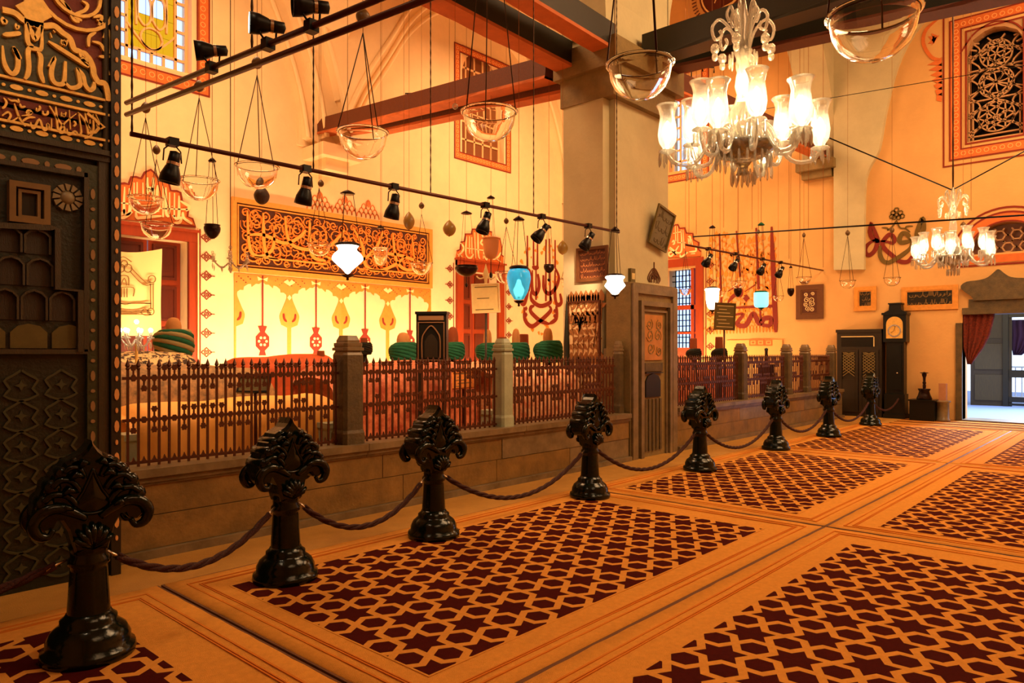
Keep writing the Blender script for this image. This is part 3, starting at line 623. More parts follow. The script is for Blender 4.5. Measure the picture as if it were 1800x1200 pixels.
# ---------------------------------------------------------------- big carved calligraphy panel
u0, u1 = uY(405, 0, YB)[0], uY(757, 0, YB)[0]; zt2 = uY(757, 404, YB)[1]; zb2 = uY(757, 507, YB)[1]
pan = thing('calligraphy_panel', 'long gilt-framed brown panel of dense orange scroll lettering above the painted arcade', 'panel', ((u0+u1)/2, YB, zb2))
L0 = Vector(pan.location); frP = Fr((-L0.x, 0, -L0.z), (1, 0, 0))
mb = MB(); mb.frame(frP, u0, u1, zb2, zt2, .10, .0, .08, 0); mb.frame(frP, u0+.13, u1-.13, zb2+.13, zt2-.13, .03, .0, .05, 0); mb.build('gilt_frame', GOLDP, pan)
mb = MB(); mb.fbox(frP, u0+.02, u1-.02, zb2+.02, zt2-.02, 0, .03); mb.build('backing', mat('panel_brown', (.30, .13, .045), .7, var=.3, scale=8), pan)
mb = MB(); a, b, c, d = u0+.18, u1-.18, zb2+.18, zt2-.18
scrollwork(mb, frP, a, b, c, d, .17, .022, .03, .05, 0, 3, 1.1); scrollwork(mb, frP, a, b, c, d, .27, .032, .03, .055, 0, 9, .75)
mb.build('scroll_relief', mat('panel_orange', (.93, .52, .18), .6), pan, kind='stuff')
mb = MB()
for s_ in ([(.03, .95), (.04, .3), (.08, .15), (.14, .3), (.15, .6)], [(.1, .95), (.11, .25), (.17, .12)], [(0.02, .5), (.1, .55), (.2, .45), (.27, .6), (.3, .75)], [(.2, .95), (.22, .5), (.3, .38), (.42, .5), (.5, .85)], [(.05, .14), (.4, .14)],
           [(.32, .95), (.33, .3), (.4, .2)], [(.4, .3), (.5, .18), (.6, .3), (.68, .6), (.72, .95)], [(.55, .92), (.6, .6), (.62, .2), (.7, .12), (.8, .3), (.86, .5)], [(.65, .45), (.8, .5), (.95, .4)], [(.78, .95), (.8, .4), (.86, .2), (.93, .25)], [(.9, .95), (.92, .3)], [(.62, .12), (.95, .14)]):
    mb.stroke(frP, [(a+(b-a)*x, c+(d-c)*y) for x, y in s_], .07, .05, .08, 0, sub=6)
mb.build('lettering', mat('panel_orange_light', (.97, .60, .24), .6), pan)
# finials painted above the panel
mb = MB()
for x, y0, y1, s_ in ((562, 335, 372, 1), (606, 345, 378, 1), (647, 352, 385, 1), (583, 360, 374, .35), (624, 365, 380, .35)):
    u, v = uY(x, y1, YB); h = uY(x, y0, YB)[1]-v
    mb.poly(WB, [(u, v+h), (u-.05*s_, v+h*.8), (u, v+h*.6), (u+.05*s_, v+h*.8)], .002, .014)
    if s_ == 1:
        for row, n in ((0, 5), (1, 4), (2, 3), (3, 1)):
            for i in range(n):
                cu = u+(i-(n-1)/2)*.13; cv = v+.03+row*.1
                mb.stroke(WB, [(cu-.07, cv), (cu-.05, cv+.08), (cu, cv+.12), (cu+.05, cv+.08), (cu+.07, cv)], .018, .002, .012, sub=2, taper=False)
mb.build('painted_finials', TERRA, wall_back)
# ---------------------------------------------------------------- mirrored maroon lettering between door 2 and the corner
sc7 = 4.615; S7 = [[(215, 250), (215, 500)], [(215, 520), (215, 700), (190, 800), (160, 790)], [(265, 265), (265, 490)], [(297, 270), (297, 490)], [(255, 500), (280, 512), (305, 500)], [(255, 530), (255, 690), (285, 720), (310, 660), (300, 560)], [(285, 520), (285, 770)], [(365, 280), (365, 780)], [(395, 275), (400, 780)], [(440, 285), (440, 510)], [(440, 510), (470, 590), (440, 680), (390, 720), (350, 680), (345, 570)], [(440, 530), (440, 750), (460, 810), (490, 790), (480, 720)], [(245, 700), (250, 770), (320, 820), (400, 790), (400, 740)], [(270, 820), (245, 830), (245, 870), (320, 940), (390, 965)], [(390, 820), (405, 840), (395, 870), (320, 940), (250, 985), (195, 930), (190, 830)], [(390, 965), (450, 920), (450, 820)], [(215, 520), (235, 560), (225, 700)]]
mb = MB()
for s_ in S7: mb.stroke(WB, pxmap(cB, sc7, 880, 360, s_), .13, .002, .02, 0, sub=5)
for p in ((205, 840), (205, 890), (435, 860), (435, 900)):
    q = cB(880+p[0]/sc7, 360+p[1]/sc7); mb.poly(WB, [(q[0]-.06, q[1]), (q[0], q[1]+.07), (q[0]+.06, q[1]), (q[0], q[1]-.07)], .002, .02, 0)
rnd = random.Random(4)
for i in range(46):
    an = i*.41; u, v = (320+rnd.uniform(120, 185)*math.cos(an), 650+rnd.uniform(330, 400)*math.sin(an)) if i < 30 else (rnd.uniform(240, 470), rnd.uniform(300, 800))
    if v < 330: v = 330+rnd.uniform(0, 60)
    q = cB(880+u/sc7, 360+v/sc7); a = rnd.uniform(0, 6.28); l = rnd.uniform(.07, .13); l = l if i < 30 else l*.6
    mb.poly(WB, [(q[0]+l*math.cos(a+t)*k, q[1]+l*math.sin(a+t)*k) for t, k in ((0, 1), (.8, .55), (2.2, .6), (PI, .5), (4.1, .6), (5.4, .55))], .002, .012, 1)
mb.build('painted_lettering', [MAROON, OCHRE], wall_back)
# ---------------------------------------------------------------- decoration of the right wall
S8 = [([(208, 140), (222, 700)], .10), ([(345, 120), (375, 490)], .10), ([(505, 95), (525, 590)], .12), ([(630, 85), (650, 600), (665, 940)], .12), ([(275, 700), (330, 640), (378, 640), (388, 590)], .10), ([(325, 742), (635, 728)], .14), ([(325, 800), (400, 795), (350, 870), (420, 885), (480, 790), (530, 870), (570, 830), (625, 830), (615, 885), (545, 880)], .12), ([(535, 740), (545, 850)], .09), ([(275, 610), (340, 570)], .05), ([(415, 610), (500, 555)], .05)]
mb = MB()
for s_, w_ in S8: mb.stroke(WR, pxmap(cR, sc7, 1220, 380, s_), w_, .002, .02, 0, sub=6)
q = cR(1220+425/sc7, 380+665/sc7); mb.poly(WR, [(q[0]-.09, q[1]), (q[0], q[1]+.1), (q[0]+.09, q[1]), (q[0], q[1]-.1)], .002, .02, 0)
rnd = random.Random(8)
def sprig(mb, fr, u, v, h, mi, rnd, wd=.022, w=0):
    mb.stroke(fr, [(u, v), (u+rnd.uniform(-.05, .05), v+h*.5), (u+rnd.uniform(-.06, .06), v+h)], wd, .002+w, .012+w, mi, sub=3)
    for k in range(int(h/.11)):
        s_ = 1 if k % 2 else -1; vv = v+.06+k*.11; l = rnd.uniform(.07, .13)
        mb.poly(fr, [(u, vv), (u+s_*l*.5, vv+.02), (u+s_*l, vv+l*.8), (u+s_*l*.35, vv+.08)], .002+w, .012+w, mi)
    mb.poly(fr, [(u-.05, v+h), (u-.06, v+h+.08), (u, v+h+.17), (u+.06, v+h+.08), (u+.05, v+h)], .002+w, .012+w, mi)
for x in range(1252, 1362, 9):
    for y in (578, 545, 512, 480, 450):
        u, v = cR(x+rnd.uniform(-3, 3), y+rnd.uniform(-6, 6)); sprig(mb, WR, u, v, .42, 1, rnd, .016)
for i in range(22):
    u, v = cR(1240+i*5.8, 588-i*.25); mb.stroke(WR, [(u-.05, v), (u-.06, v+.1), (u, v+.2), (u+.06, v+.1), (u+.05, v)], .02, .002, .012, 1, sub=2)
mb.build('painted_lettering', [MAROON, OCHRE], wall_right)
S6 = ([[(310, 300), (295, 460), (330, 570), (400, 630), (470, 640)], [(440, 600), (300, 660), (215, 760), (220, 850), (290, 880), (380, 800), (425, 650), (400, 520), (320, 320)], [(470, 640), (560, 640), (700, 670), (720, 590), (650, 520), (570, 580), (515, 680), (560, 780), (700, 900), (800, 985), (950, 1000), (1050, 900), (1070, 800), (1050, 690)]],
      [[(1050, 600), (1000, 590), (950, 520), (870, 500), (820, 580), (830, 660), (940, 650), (1030, 620)], [(1030, 620), (1000, 760), (860, 880), (700, 980), (610, 1015), (520, 980), (470, 860), (480, 720)], [(1000, 610), (1120, 590), (1240, 605)], [(1130, 570), (1200, 510), (1240, 420), (1220, 240), (1150, 400), (1120, 520), (1130, 640), (1180, 720)]])
mb = MB()
for k in range(2):
    for s_ in S6[k]: mb.stroke(WR, pxmap(cR, 10, 1500, 360, s_), .095, .002, .02+.004*k, k, sub=6)
for cxy in ((760, 90), (760, 180), (720, 220), (800, 220), (700, 140), (830, 140), (860, 200), (680, 205)):
    q = cR(1500+cxy[0]/10, 360+cxy[1]/10); mb.stroke(WR, [(q[0]+.05*math.cos(a), q[1]+.05*math.sin(a)) for a in range(7)], .03, .002, .014, 1, sub=1, taper=False)
for s_ in ([(760, 270), (690, 380), (600, 450)], [(760, 270), (820, 400), (920, 420), (1000, 480)], [(500, 400), (600, 410), (610, 450)], [(920, 420), (940, 380), (1050, 375)]): mb.stroke(WR, pxmap(cR, 10, 1500, 360, s_), .035, .002, .014, 1)
mb.build('painted_lettering', [MAROON, OLIVEP], wall_right)
# round medallion high on the right wall
mb = MB(); q = cR(1275, -20); mb.poly(WR, [(q[0]+.75*math.cos(a*PI/16), q[1]+.75*math.sin(a*PI/16)) for a in range(32)], .002, .02, 0)
mb.stroke(WR, [(q[0]+.68*math.cos(a*PI/16), q[1]+.68*math.sin(a*PI/16)) for a in range(33)], .04, .02, .03, 1, sub=1, taper=False)
for s_ in ([(-.3, -.3), (0, .2), (.2, -.3)], [(-.1, -.5), (.3, -.4), (.4, .1)], [(-.4, .1), (.1, .3)], [(.3, -.2), (.35, .3)]): mb.stroke(WR, [(q[0]+x, q[1]+y) for x, y in s_], .06, .02, .03, 1)
for a in range(60): t = a*PI/30; mb.stroke(WR, [(q[0]+.85*math.cos(t), q[1]+.85*math.sin(t)), (q[0]+.98*math.cos(t), q[1]+.98*math.sin(t))], .03, .002, .012, 0, smooth=False, taper=False)
mb.build('painted_medallion', [mat('medallion_maroon', (.33, .10, .05), .7), CREAM], wall_right)
# sockets panel on right wall
mb = MB(); a, b = cR(1278, 598); c, d = cR(1376, 632); mb.fbox(WR, a, c, d-.25, b, .0, .05, 0)
for x in (1325, 1338, 1352): u, v = cR(x, 602); mb.frame(WR, u-.1, u+.1, v-.08, v+.08, .03, .05, .06, 1); mb.fbox(WR, u-.03, u+.03, v-.02, v+.02, .05, .065, 1)
mb.build('wall_cabinet', [mat('cream_cabinet', (.93, .68, .38), .7), TERRA], wall_right)
def bw(mb, name, m, parent, root=None, kind=None, label=None):
    """build a part whose mesh is in world coordinates under a thing standing at root.location"""
    L = (root or parent).location; mb.v = [(v[0]-L.x, v[1]-L.y, v[2]-L.z) for v in mb.v]
    return mb.build(name, m, parent, kind=kind, label=label)
# ---------------------------------------------------------------- carpets with star and hexagon fields
FL = Fr((0, 0, 0), (1, 0, 0), (0, 1, 0))
def clip(poly, u0, u1, v0, v1):
    for ax, lim, sg in ((0, u0, 1), (0, u1, -1), (1, v0, 1), (1, v1, -1)):
        out = []
        for i in range(len(poly)):
            a, b = poly[i-1], poly[i]; da, db = (a[ax]-lim)*sg, (b[ax]-lim)*sg
            if (da >= 0) != (db >= 0):
                t = da/(da-db); out.append((a[0]+(b[0]-a[0])*t, a[1]+(b[1]-a[1])*t))
            if db >= 0: out.append(b)
        poly = out
        if len(poly) < 3: return []
    return poly
def carpet(x0, x1, y0, y1, label, cx0=.27, cx1=.42, cy=.33, sx=.0, sy=.0, drow=0):
    t = thing('carpet', label, 'carpet', ((x0+x1)/2, (y0+y1)/2, 0), 'star patterned carpets laid in rows across the hall')
    L = t.location
    mb = MB(); nx, ny = 44, 26; rnd = random.Random(label); vs = []
    gx = [0, .006]+[(x1-x0)*i/(nx-2) for i in range(1, nx-2)]+[x1-x0-.006, x1-x0]; gy = [0, .006]+[(y1-y0)*i/(ny-2) for i in range(1, ny-2)]+[y1-y0-.006, y1-y0]
    for j in range(ny+1):
        for i in range(nx+1):
            x, y = x0+gx[i], y0+gy[j]
            e = min(x-x0, x1-x, y-y0, y1-y)
            z = .012+.0015*math.sin(x*3+y*2)+(.006*(math.sin(x*9.0)*math.sin(x*2.3+1))**2+.004*math.sin(y*11)**2)*max(0, 1-e/.2)
            if e < 1e-6:
                z = .001; wob = 0
                if i in (0, nx): x += wob
                if j in (0, ny): y += wob
            vs.append((x, y, z))
    mb.add(vs, [(j*(nx+1)+i, j*(nx+1)+i+1, (j+1)*(nx+1)+i+1, (j+1)*(nx+1)+i) for j in range(ny) for i in range(nx)], 0, True)
    bw(mb, 'border', CARPC, t)
    mb = MB()
    for k, q in ((.10, .012), (.155, .008), (.17, .008)):
        mb.frame(FL, x0+k, x1-k, y0+k, y1-k, q, .012, .0175)
    bw(mb, 'border_stripes', CARPL, t)
    mb = MB(); mb.frame(FL, x0-.012, x1+.012, y0-.012, y1+.012, .014, .0, .0125); bw(mb, 'edge_binding', BROWNP, t)
    fx0, fx1, fy0, fy1 = x0+cx0, x1-cx1, y0+cy, y1-cy
    mb = MB(); mb.fbox(FL, fx0, fx1, fy0, fy1, .002, .0145); bw(mb, 'field', CARPC, t)
    a, dy, ins = .34, .30, .062; mb = MB()
    ny = int((fy1-fy0)/dy)+3; nx = int((fx1-fx0)/a)+3; ky = dy/(a*math.sqrt(3)/2)
    R_ = (a/2/2-ins*a)*2
    def put(pts):
        pts = clip(pts, fx0+.012, fx1-.012, fy0+.012, fy1-.012)
        if len(pts) >= 3: mb.poly(FL, pts, .0145, .0155)
    for j in range(-1, ny):
        for i in range(-1, nx):
            cx, cy_ = fx0+sx+i*a+(a/2 if j % 2 else 0), fy0+sy+j*dy
            st = []
            for k in range(12):
                r = R_ if k % 2 == 0 else R_/math.sqrt(3); t_ = k*PI/6
                st.append((cx+r*math.cos(t_), cy_+r*math.sin(t_)*ky))
            # star = two triangles' outline; clip as fan of convex kites
            for k in range(0, 12, 2): put([(cx, cy_), st[k-1], st[k], st[(k+1) % 12]])
            for s_ in (1, -1):
                hx, hy = cx+a/2, cy_+s_*dy/3; r = (.25-ins)*a/math.cos(PI/6)
                put([(hx+r*math.cos(PI/6+q*PI/3), hy+r*math.sin(PI/6+q*PI/3)*ky) for q in range(6)])
    bw(mb, 'star_field', CARPR, t, kind='stuff')
    return t
rows = (('upper', 2.17, 4.74), ('lower', -.47, 2.146)); cols = ((-2.60, 1.88), (1.92, 6.33), (6.37, 11.0), (11.04, 16.35))
nm = ('leftmost carpet at the foot of the nearest bollard', 'star patterned carpet between the second and fourth bollards', 'star patterned carpet between the fourth and sixth bollards', 'far star patterned carpet under the last bollards near the clock')
nm2 = ('front carpet corner at the lower left edge of the picture', 'large front carpet filling the lower right corner', 'carpet at the right edge, behind the large front one', 'carpet at the right edge nearest the doorway')
for ri, (rn, y0, y1) in enumerate(rows):
    for ci, (x0, x1) in enumerate(cols):
        carpet(x0, x1, y0, y1, (nm, nm2)[ri][ci], sx=(.235, .235, .0, .1)[ci]+(.05 if ri else 0), sy=(.32, .32, .2, .3)[ci] if ri == 0 else (.26, .27, .2, .2)[ci])
for k, (x0, x1, w) in enumerate(((16.42, 16.95, .3), (17.0, 17.5, .3), (17.52, 18.05, .2))):
    t = thing('floor_runner', ('striped runner nearest the carpets before the doorway', 'middle striped runner before the doorway', 'striped runner against the doorway sill')[k], 'rug', ((x0+x1)/2, 1.5, 0), 'runners before the doorway')
    mb = MB(); mb.box((x0, -1.2, .001), (x1, 4.3, .014)); bw(mb, 'runner', CARPC, t)
    mb = MB(); mb.box((x0+.04, -1.2, .014), (x0+.13, 4.3, .018)); mb.box((x1-.12, -1.2, .014), (x1-.05, 4.3, .018)); bw(mb, 'stripe', CARPR, t)
# ---------------------------------------------------------------- the carved wooden wall at the left
YP = 5.3; FP_ = FY(YP); cP = lambda x, y: uY(x, y, YP)
UE = cP(206, 0)[0]
pn = thing('carved_wooden_wall', 'tall dark green carved wooden wall with gilt lettering at the left', 'wall panel', (0, YP, 0))
mb = MB(); mb.box((-4, YP, 0), (UE, YP+.25, 5.4)); bw(mb, 'backing_boards', GREEND, pn)
zf = lambda y: cP(100, y)[1]
def hb(y, x=100): return cP(x, y)[1]
U0 = -1.2
# heights read at pixel column 100
mb = MB(); mb.fbox(FP_, cP(189, 0)[0], UE, 0, 5.4, 0, .07); bw(mb, 'edge_board', WOODC, pn)
mb = MB(); c = cP(183, 0)[0]; mb.lathe([(.022, 0), (.022, 5.4)], 10, (c, YP-.03, 0)); mb.lathe([(.018, 0), (.018, hb(262))], 8, (cP(172, 0)[0], YP-.03, 0)); bw(mb, 'pilaster', WOODG, pn)
mb = MB()
for i in range(48):
    z = .25+i*.107; r = (.028, .040) if i % 2 else (.016, .018); mb.poly(FP_, [(cP(198, 0)[0]+r[0]*.55*math.cos(a*PI/4), z+r[1]*math.sin(a*PI/4)) for a in range(8)], .07, .078)
bw(mb, 'inlay', mat('pale_inlay', (.86, .62, .36), .5), pn, kind='stuff')
zg0 = hb(160); zr1 = hb(186); zr0 = hb(233); zm1 = hb(252); zm0 = hb(273)
def band(name, v0, v1, w1_, m_, u1=None): mb = MB(); mb.fbox(FP_, U0, u1 if u1 is not None else cP(188, 0)[0], v0, v1, 0, w1_); return bw(mb, name, m_, pn)
band('green_board', zr1+.015, zg0-.02, .03, GREENP); band('green_board', zm1, zr0-.02, .03, GREENP)
for z in (zg0, zr1, zr0, ): band('gilt_fillet', z-.008, z+.008, .05, GOLD)
mb = MB()
for (za) in ((zr1+zg0)/2, (zm1+zr0)/2):
    i = 0; u = U0
    while u < cP(184, 0)[0]:
        r = (.036, .017) if i % 2 == 0 else (.011, .010)
        mb.poly(FP_, [(u+r[0]*math.cos(a*PI/5), za+r[1]*math.sin(a*PI/5)) for a in range(10)], .03, .04); u += .068; i += 1
bw(mb, 'gilt_ovals', GOLD, pn, kind='stuff')
# red cartouche with lettering
mb = MB(); e = cP(178, 228); ur = cP(163, 205)[0]
car = [(U0, zr1-.02), (ur-.05, zr1-.02), (ur, zr1-.05), (ur+.04, zr1-.10), (e[0], (zr1+zr0)/2), (ur+.04, zr0+.10), (ur, zr0+.04), (ur-.05, zr0+.02), (U0, zr0+.02)]
band('green_board', zr0+.012, zr1-.012, .02, GREENP)
mb.poly(FP_, car, .02, .032); bw(mb, 'red_cartouche', REDP, pn)
mb = MB(); mb.stroke(FP_, car[1:-1], .018, .032, .055, taper=False, smooth=False)
S2 = [[(1270, 430), (1280, 600), (1265, 690), (1220, 745), (1150, 765)], [(1160, 410), (1185, 560), (1205, 715)], [(1060, 400), (1160, 520), (1260, 700)], [(1070, 410), (1100, 600), (1105, 690), (1070, 720), (1020, 665), (960, 710), (920, 705), (905, 630)], [(940, 370), (955, 640)], [(1040, 420), (900, 530), (820, 620), (805, 680), (850, 685), (870, 620), (780, 500), (660, 310)], [(750, 320), (765, 500), (780, 655)], [(690, 490), (690, 610), (660, 640), (640, 560), (620, 640), (575, 640), (520, 500), (450, 620), (410, 600), (400, 540)], [(465, 475), (370, 475), (285, 530)], [(270, 450), (390, 435), (400, 385), (360, 380), (350, 420), (430, 405)], [(170, 280), (240, 480), (325, 600)], [(240, 460), (140, 525), (90, 510), (120, 450), (80, 400), (0, 450)], [(20, 200), (60, 260), (40, 320), (0, 350)], [(80, 210), (130, 240), (180, 240), (230, 260), (225, 215)], [(830, 400), (835, 450), (860, 430), (870, 460), (895, 400)], [(570, 380), (580, 430), (630, 430), (640, 380)], [(250, 280), (270, 330), (325, 320)], [(480, 340), (490, 380), (530, 350), (520, 310)], [(1310, 430), (1390, 600)], [(1320, 570), (1345, 650)], [(1000, 520), (1030, 560), (1000, 600)], [(1230, 500), (1230, 560)], [(1200, 620), (1260, 660)]]
for s_ in S2: mb.stroke(FP_, pxmap(cP, 8, 0, 150, s_), .0125, .032, .052, sub=4)
bw(mb, 'gilt_lettering', GOLD, pn)
# green cartouche above with bold lettering
mb = MB(); gp = [(-60, 30), (0, 22), (22, 28), (40, 42), (70, 50), (90, 50), (105, 62), (118, 72), (125, 90), (135, 95), (150, 105), (158, 122), (160, 135), (168, 148), (180, 152), (186, 181)]
mb.fbox(FP_, U0, cP(188, 0)[0], zg0+.02, 5.3, 0, .02); bw(mb, 'red_board', REDP, pn)
mb = MB(); mb.poly(FP_, [(U0, zg0+.015)]+[(U0, cP(0, 20)[1])]+[cP(*p) for p in gp[1:]]+[(cP(188, 0)[0], zg0+.015)], .02, .034)
bw(mb, 'green_cartouche', mat('grey_green_ground', (.30, .31, .22), .35, var=.2, scale=10, bump=.15), pn)
mb = MB(); mb.stroke(FP_, [cP(*p) for p in gp[1:]], .035, .034, .06, sub=5, taper=False)
S1 = [[(0, 85), (2, 110), (8, 126), (17, 134), (25, 128), (27, 108), (19, 86)], [(19, 88), (25, 98), (31, 109)], [(43, 44), (44, 78), (54, 87)], [(43, 45), (50, 60), (57, 74), (63, 62), (68, 50)], [(68, 50), (68, 89), (56, 90), (45, 92), (46, 120), (44, 135), (39, 143)], [(61, 95), (67, 105), (66, 130), (72, 150)], [(80, 77), (115, 99), (151, 122)], [(80, 121), (91, 105), (86, 125), (86, 140), (92, 150), (103, 152), (108, 145), (110, 112)], [(109, 148), (119, 158), (132, 156), (136, 148), (130, 123)], [(130, 123), (140, 135), (144, 152), (152, 162), (159, 158), (160, 148)], [(0, 66), (16, 65), (32, 63)], [(23, 46), (25, 55), (29, 50)], [(83, 62), (86, 71)], [(88, 58), (92, 62)], [(103, 74), (104, 82), (108, 76), (109, 84), (114, 75)], [(0, 35), (2, 45), (7, 40)], [(137, 105), (136, 98), (143, 97), (149, 104), (146, 110), (139, 108), (150, 120)]]
for s_ in S1: mb.stroke(FP_, [cP(*p) for p in s_], .027 if len(s_) > 2 and max(p[1] for p in s_)-min(p[1] for p in s_) > 12 or s_[0][0] == 80 or s_[0][0] == 0 else .016, .034, .062, sub=4)
for r_, w_ in (((130, 0), .028),):
    c0 = cP(130, -8); R0 = abs(cP(130, 54)[1]-c0[1])
    mb.stroke(FP_, [(c0[0]+R0*math.cos(a*PI/12), c0[1]+R0*math.sin(a*PI/12)) for a in range(25)], .022, .02, .05, sub=1, taper=False)
    mb.stroke(FP_, [(c0[0]+R0*.62*math.cos(a*PI/12), c0[1]+R0*.62*math.sin(a*PI/12)) for a in range(25)], .02, .02, .05, sub=1, taper=False)
for s_ in ([(166, 38), (178, 46), (190, 66), (191, 92), (188, 104)], [(165, 60), (153, 68), (152, 85)], [(158, 76), (172, 80), (180, 92), (189, 100)], [(170, 102), (180, 103), (188, 103)], [(160, 34), (175, 32), (170, 48)], [(180, 60), (178, 70)], [(100, 0), (112, 12), (120, 22)], [(140, 5), (150, 12), (145, 22), (128, 28)], [(110, 8), (125, 30), (140, 40)], [(120, 25), (126, 38), (136, 42)], [(186, 125), (188, 135)]):
    mb.stroke(FP_, [cP(*p) for p in s_], .02, .02, .045, sub=4)
q = cP(55, 25)
mb.poly(FP_, [(q[0]+r*math.cos(a*PI/6), q[1]+r*1.5*math.sin(a*PI/6)) for a in range(12) for r in ((.10, .06)[a % 2],)], .034, .06)
bw(mb, 'gilt_lettering', GOLD, pn, label='bold gilt lettering in the upper green field')
# frame mouldings of the lower part
mb = MB(); mb.fbox(FP_, U0, cP(188, 0)[0], zm0, zm1, 0, .06); mb.fbox(FP_, U0, cP(188, 0)[0], zm0+.04, zm1-.04, .06, .09); uv = cP(178, 300)[0]
mb.fbox(FP_, uv-.03, uv+.01, 0, zm0, 0, .05); bw(mb, 'moulding', WOODG, pn)
mb = MB(); ua, ub_ = cP(150, 0)[0], cP(168, 0)[0]; zb_ = hb(282); zc_ = hb(307)
mb.fbox(FP_, U0, ub_, zc_, zb_, 0, .04); mb.fbox(FP_, ua, ub_, .0, zc_, 0, .04); bw(mb, 'green_board', GREENP, pn)
mb = MB(); i = 0; u = U0
while u < ua: mb.poly(FP_, [(u+(.05 if i % 2 == 0 else .015)*math.cos(a*PI/5), (zb_+zc_)/2+.02*math.sin(a*PI/5)) for a in range(10)], .04, .048); u += .09; i += 1
for i in range(26): z = zc_-.1-i*.1; mb.poly(FP_, [((ua+ub_)/2+.014*math.cos(a*PI/5), z+(.035 if i % 2 == 0 else .012)*math.sin(a*PI/5)) for a in range(10)], .04, .048)
bw(mb, 'gilt_ovals', mat('dull_inlay', (.55, .42, .26), .5), pn, kind='stuff')
mb = MB(); st = [cP(-60, 395), cP(84, 402), cP(84, 402), cP(97, 405), cP(97, 508), cP(137, 512), cP(137, 618)]
mb.stroke(FP_, [cP(148, 304), cP(148, 618)], .03, .0, .05, taper=False, smooth=False); mb.stroke(FP_, [(U0, hb(305)), cP(150, 310)], .03, 0, .05, taper=False, smooth=False)
mb.stroke(FP_, st, .035, 0, .06, taper=False, smooth=False); mb.stroke(FP_, [(U0, hb(616)), cP(150, 618)], .03, 0, .05, taper=False, smooth=False)
bw(mb, 'moulding', WOODG, pn, label='stepped moulding around the niches')
# petalled rosette
mb = MB(); q = cP(117, 348)
for k in range(12):
    a = k*PI/6; mb.poly(FP_, [(q[0]+.045*math.cos(a-.15), q[1]+.045*math.sin(a-.15)), (q[0]+.085*math.cos(a-.2), q[1]+.085*math.sin(a-.2)), (q[0]+.09*math.cos(a+.2), q[1]+.09*math.sin(a+.2)), (q[0]+.045*math.cos(a+.15), q[1]+.045*math.sin(a+.15))], 0, .03)
mb.lathe([(.05, 0), (.045, .02), (.02, .035), (.0, .035)], 12, (q[0], YP, q[1]), M=Matrix.Rotation(PI/2, 3, 'X')); bw(mb, 'rosette', mat('silvered_wood', (.50, .44, .32), .4), pn)
# little window niche and the tiers of pointed niches
a, b = cP(12, 318), cP(84, 398)
mb = MB(); mb.frame(FP_, a[0], b[0], b[1], a[1], .035, 0, .06); mb.frame(FP_, a[0]+.05, b[0]-.05, b[1]+.03, a[1]-.045, .018, 0, .045); bw(mb, 'niche_frame', mat('niche_wood', (.48, .36, .17), .5, var=.3, scale=9), pn)
mb = MB(); mb.fbox(FP_, a[0]+.05, b[0]-.05, b[1]+.03, a[1]-.05, .0, .012); bw(mb, 'niche_back', CLOCKB, pn)
def niche(u, v, w, h, mb, mb2):
    pts = [(u, v), (u, v+h*.75), (u+w*.2, v+h*.92), (u+w*.5, v+h), (u+w*.8, v+h*.92), (u+w, v+h*.75), (u+w, v)]
    mb.stroke(FP_, pts, w*.10, 0, .04, 0, taper=False, smooth=False); mb2.poly(FP_, [(x*.9+(u+w/2)*.1, y) for x, y in pts], .0, .008)
for (yt, yb, x1, n) in ((402, 452, 88, 4), (452, 508, 92, 4), (508, 568, 130, 5)):
    mbf, mb2 = MB(), MB(); v0, v1 = hb(yb, 60), hb(yt, 60); ue = cP(x1, 0)[0]; w = .155
    for i in range(12):
        u = ue-(i+1)*w
        if u < U0: break
        niche(u+.01, v0+.02, w-.02, v1-v0-.03, mbf, mb2)
    bw(mbf, 'niche_tier', WOODG, pn); bw(mb2, 'niche_back', WOODC, pn)
mb = MB()
for i in range(5):
    u = cP(128, 0)[0]-(i+1)*.225+.1; mb.poly(FP_, [(u, hb(612)), (u, hb(585)), (u+.04, hb(574)), (u+.1, hb(570)), (u+.16, hb(574)), (u+.2, hb(585)), (u+.2, hb(612))], 0, .02)
bw(mb, 'arched_tile', mat('painted_tile', (.36, .32, .16), .4, var=.3, scale=16), pn)
mb = MB()
for i in range(9):
    for j in range(8):
        u = cP(140, 0)[0]-.11-i*.22; v = hb(640)-.13-j*.19
        if u < U0 or v < .05: continue
        for s_ in (-1, 1): mb.stroke(FP_, [(u, v+.095), (u+s_*.05, v+.06), (u+s_*.09, v+.03), (u+s_*.06, v-.02), (u+s_*.09, v-.06), (u+s_*.03, v-.09), (u, v-.095)], .014, 0, .014, sub=2, taper=False)
        mb.poly(FP_, [(u+r*math.cos(a*PI/4), v+r*math.sin(a*PI/4)) for a in range(8) for r in ((.035, .015)[a % 2],)], 0, .012)
bw(mb, 'tracery', mat('tracery_wood', (.24, .24, .14), .5), pn, kind='stuff')
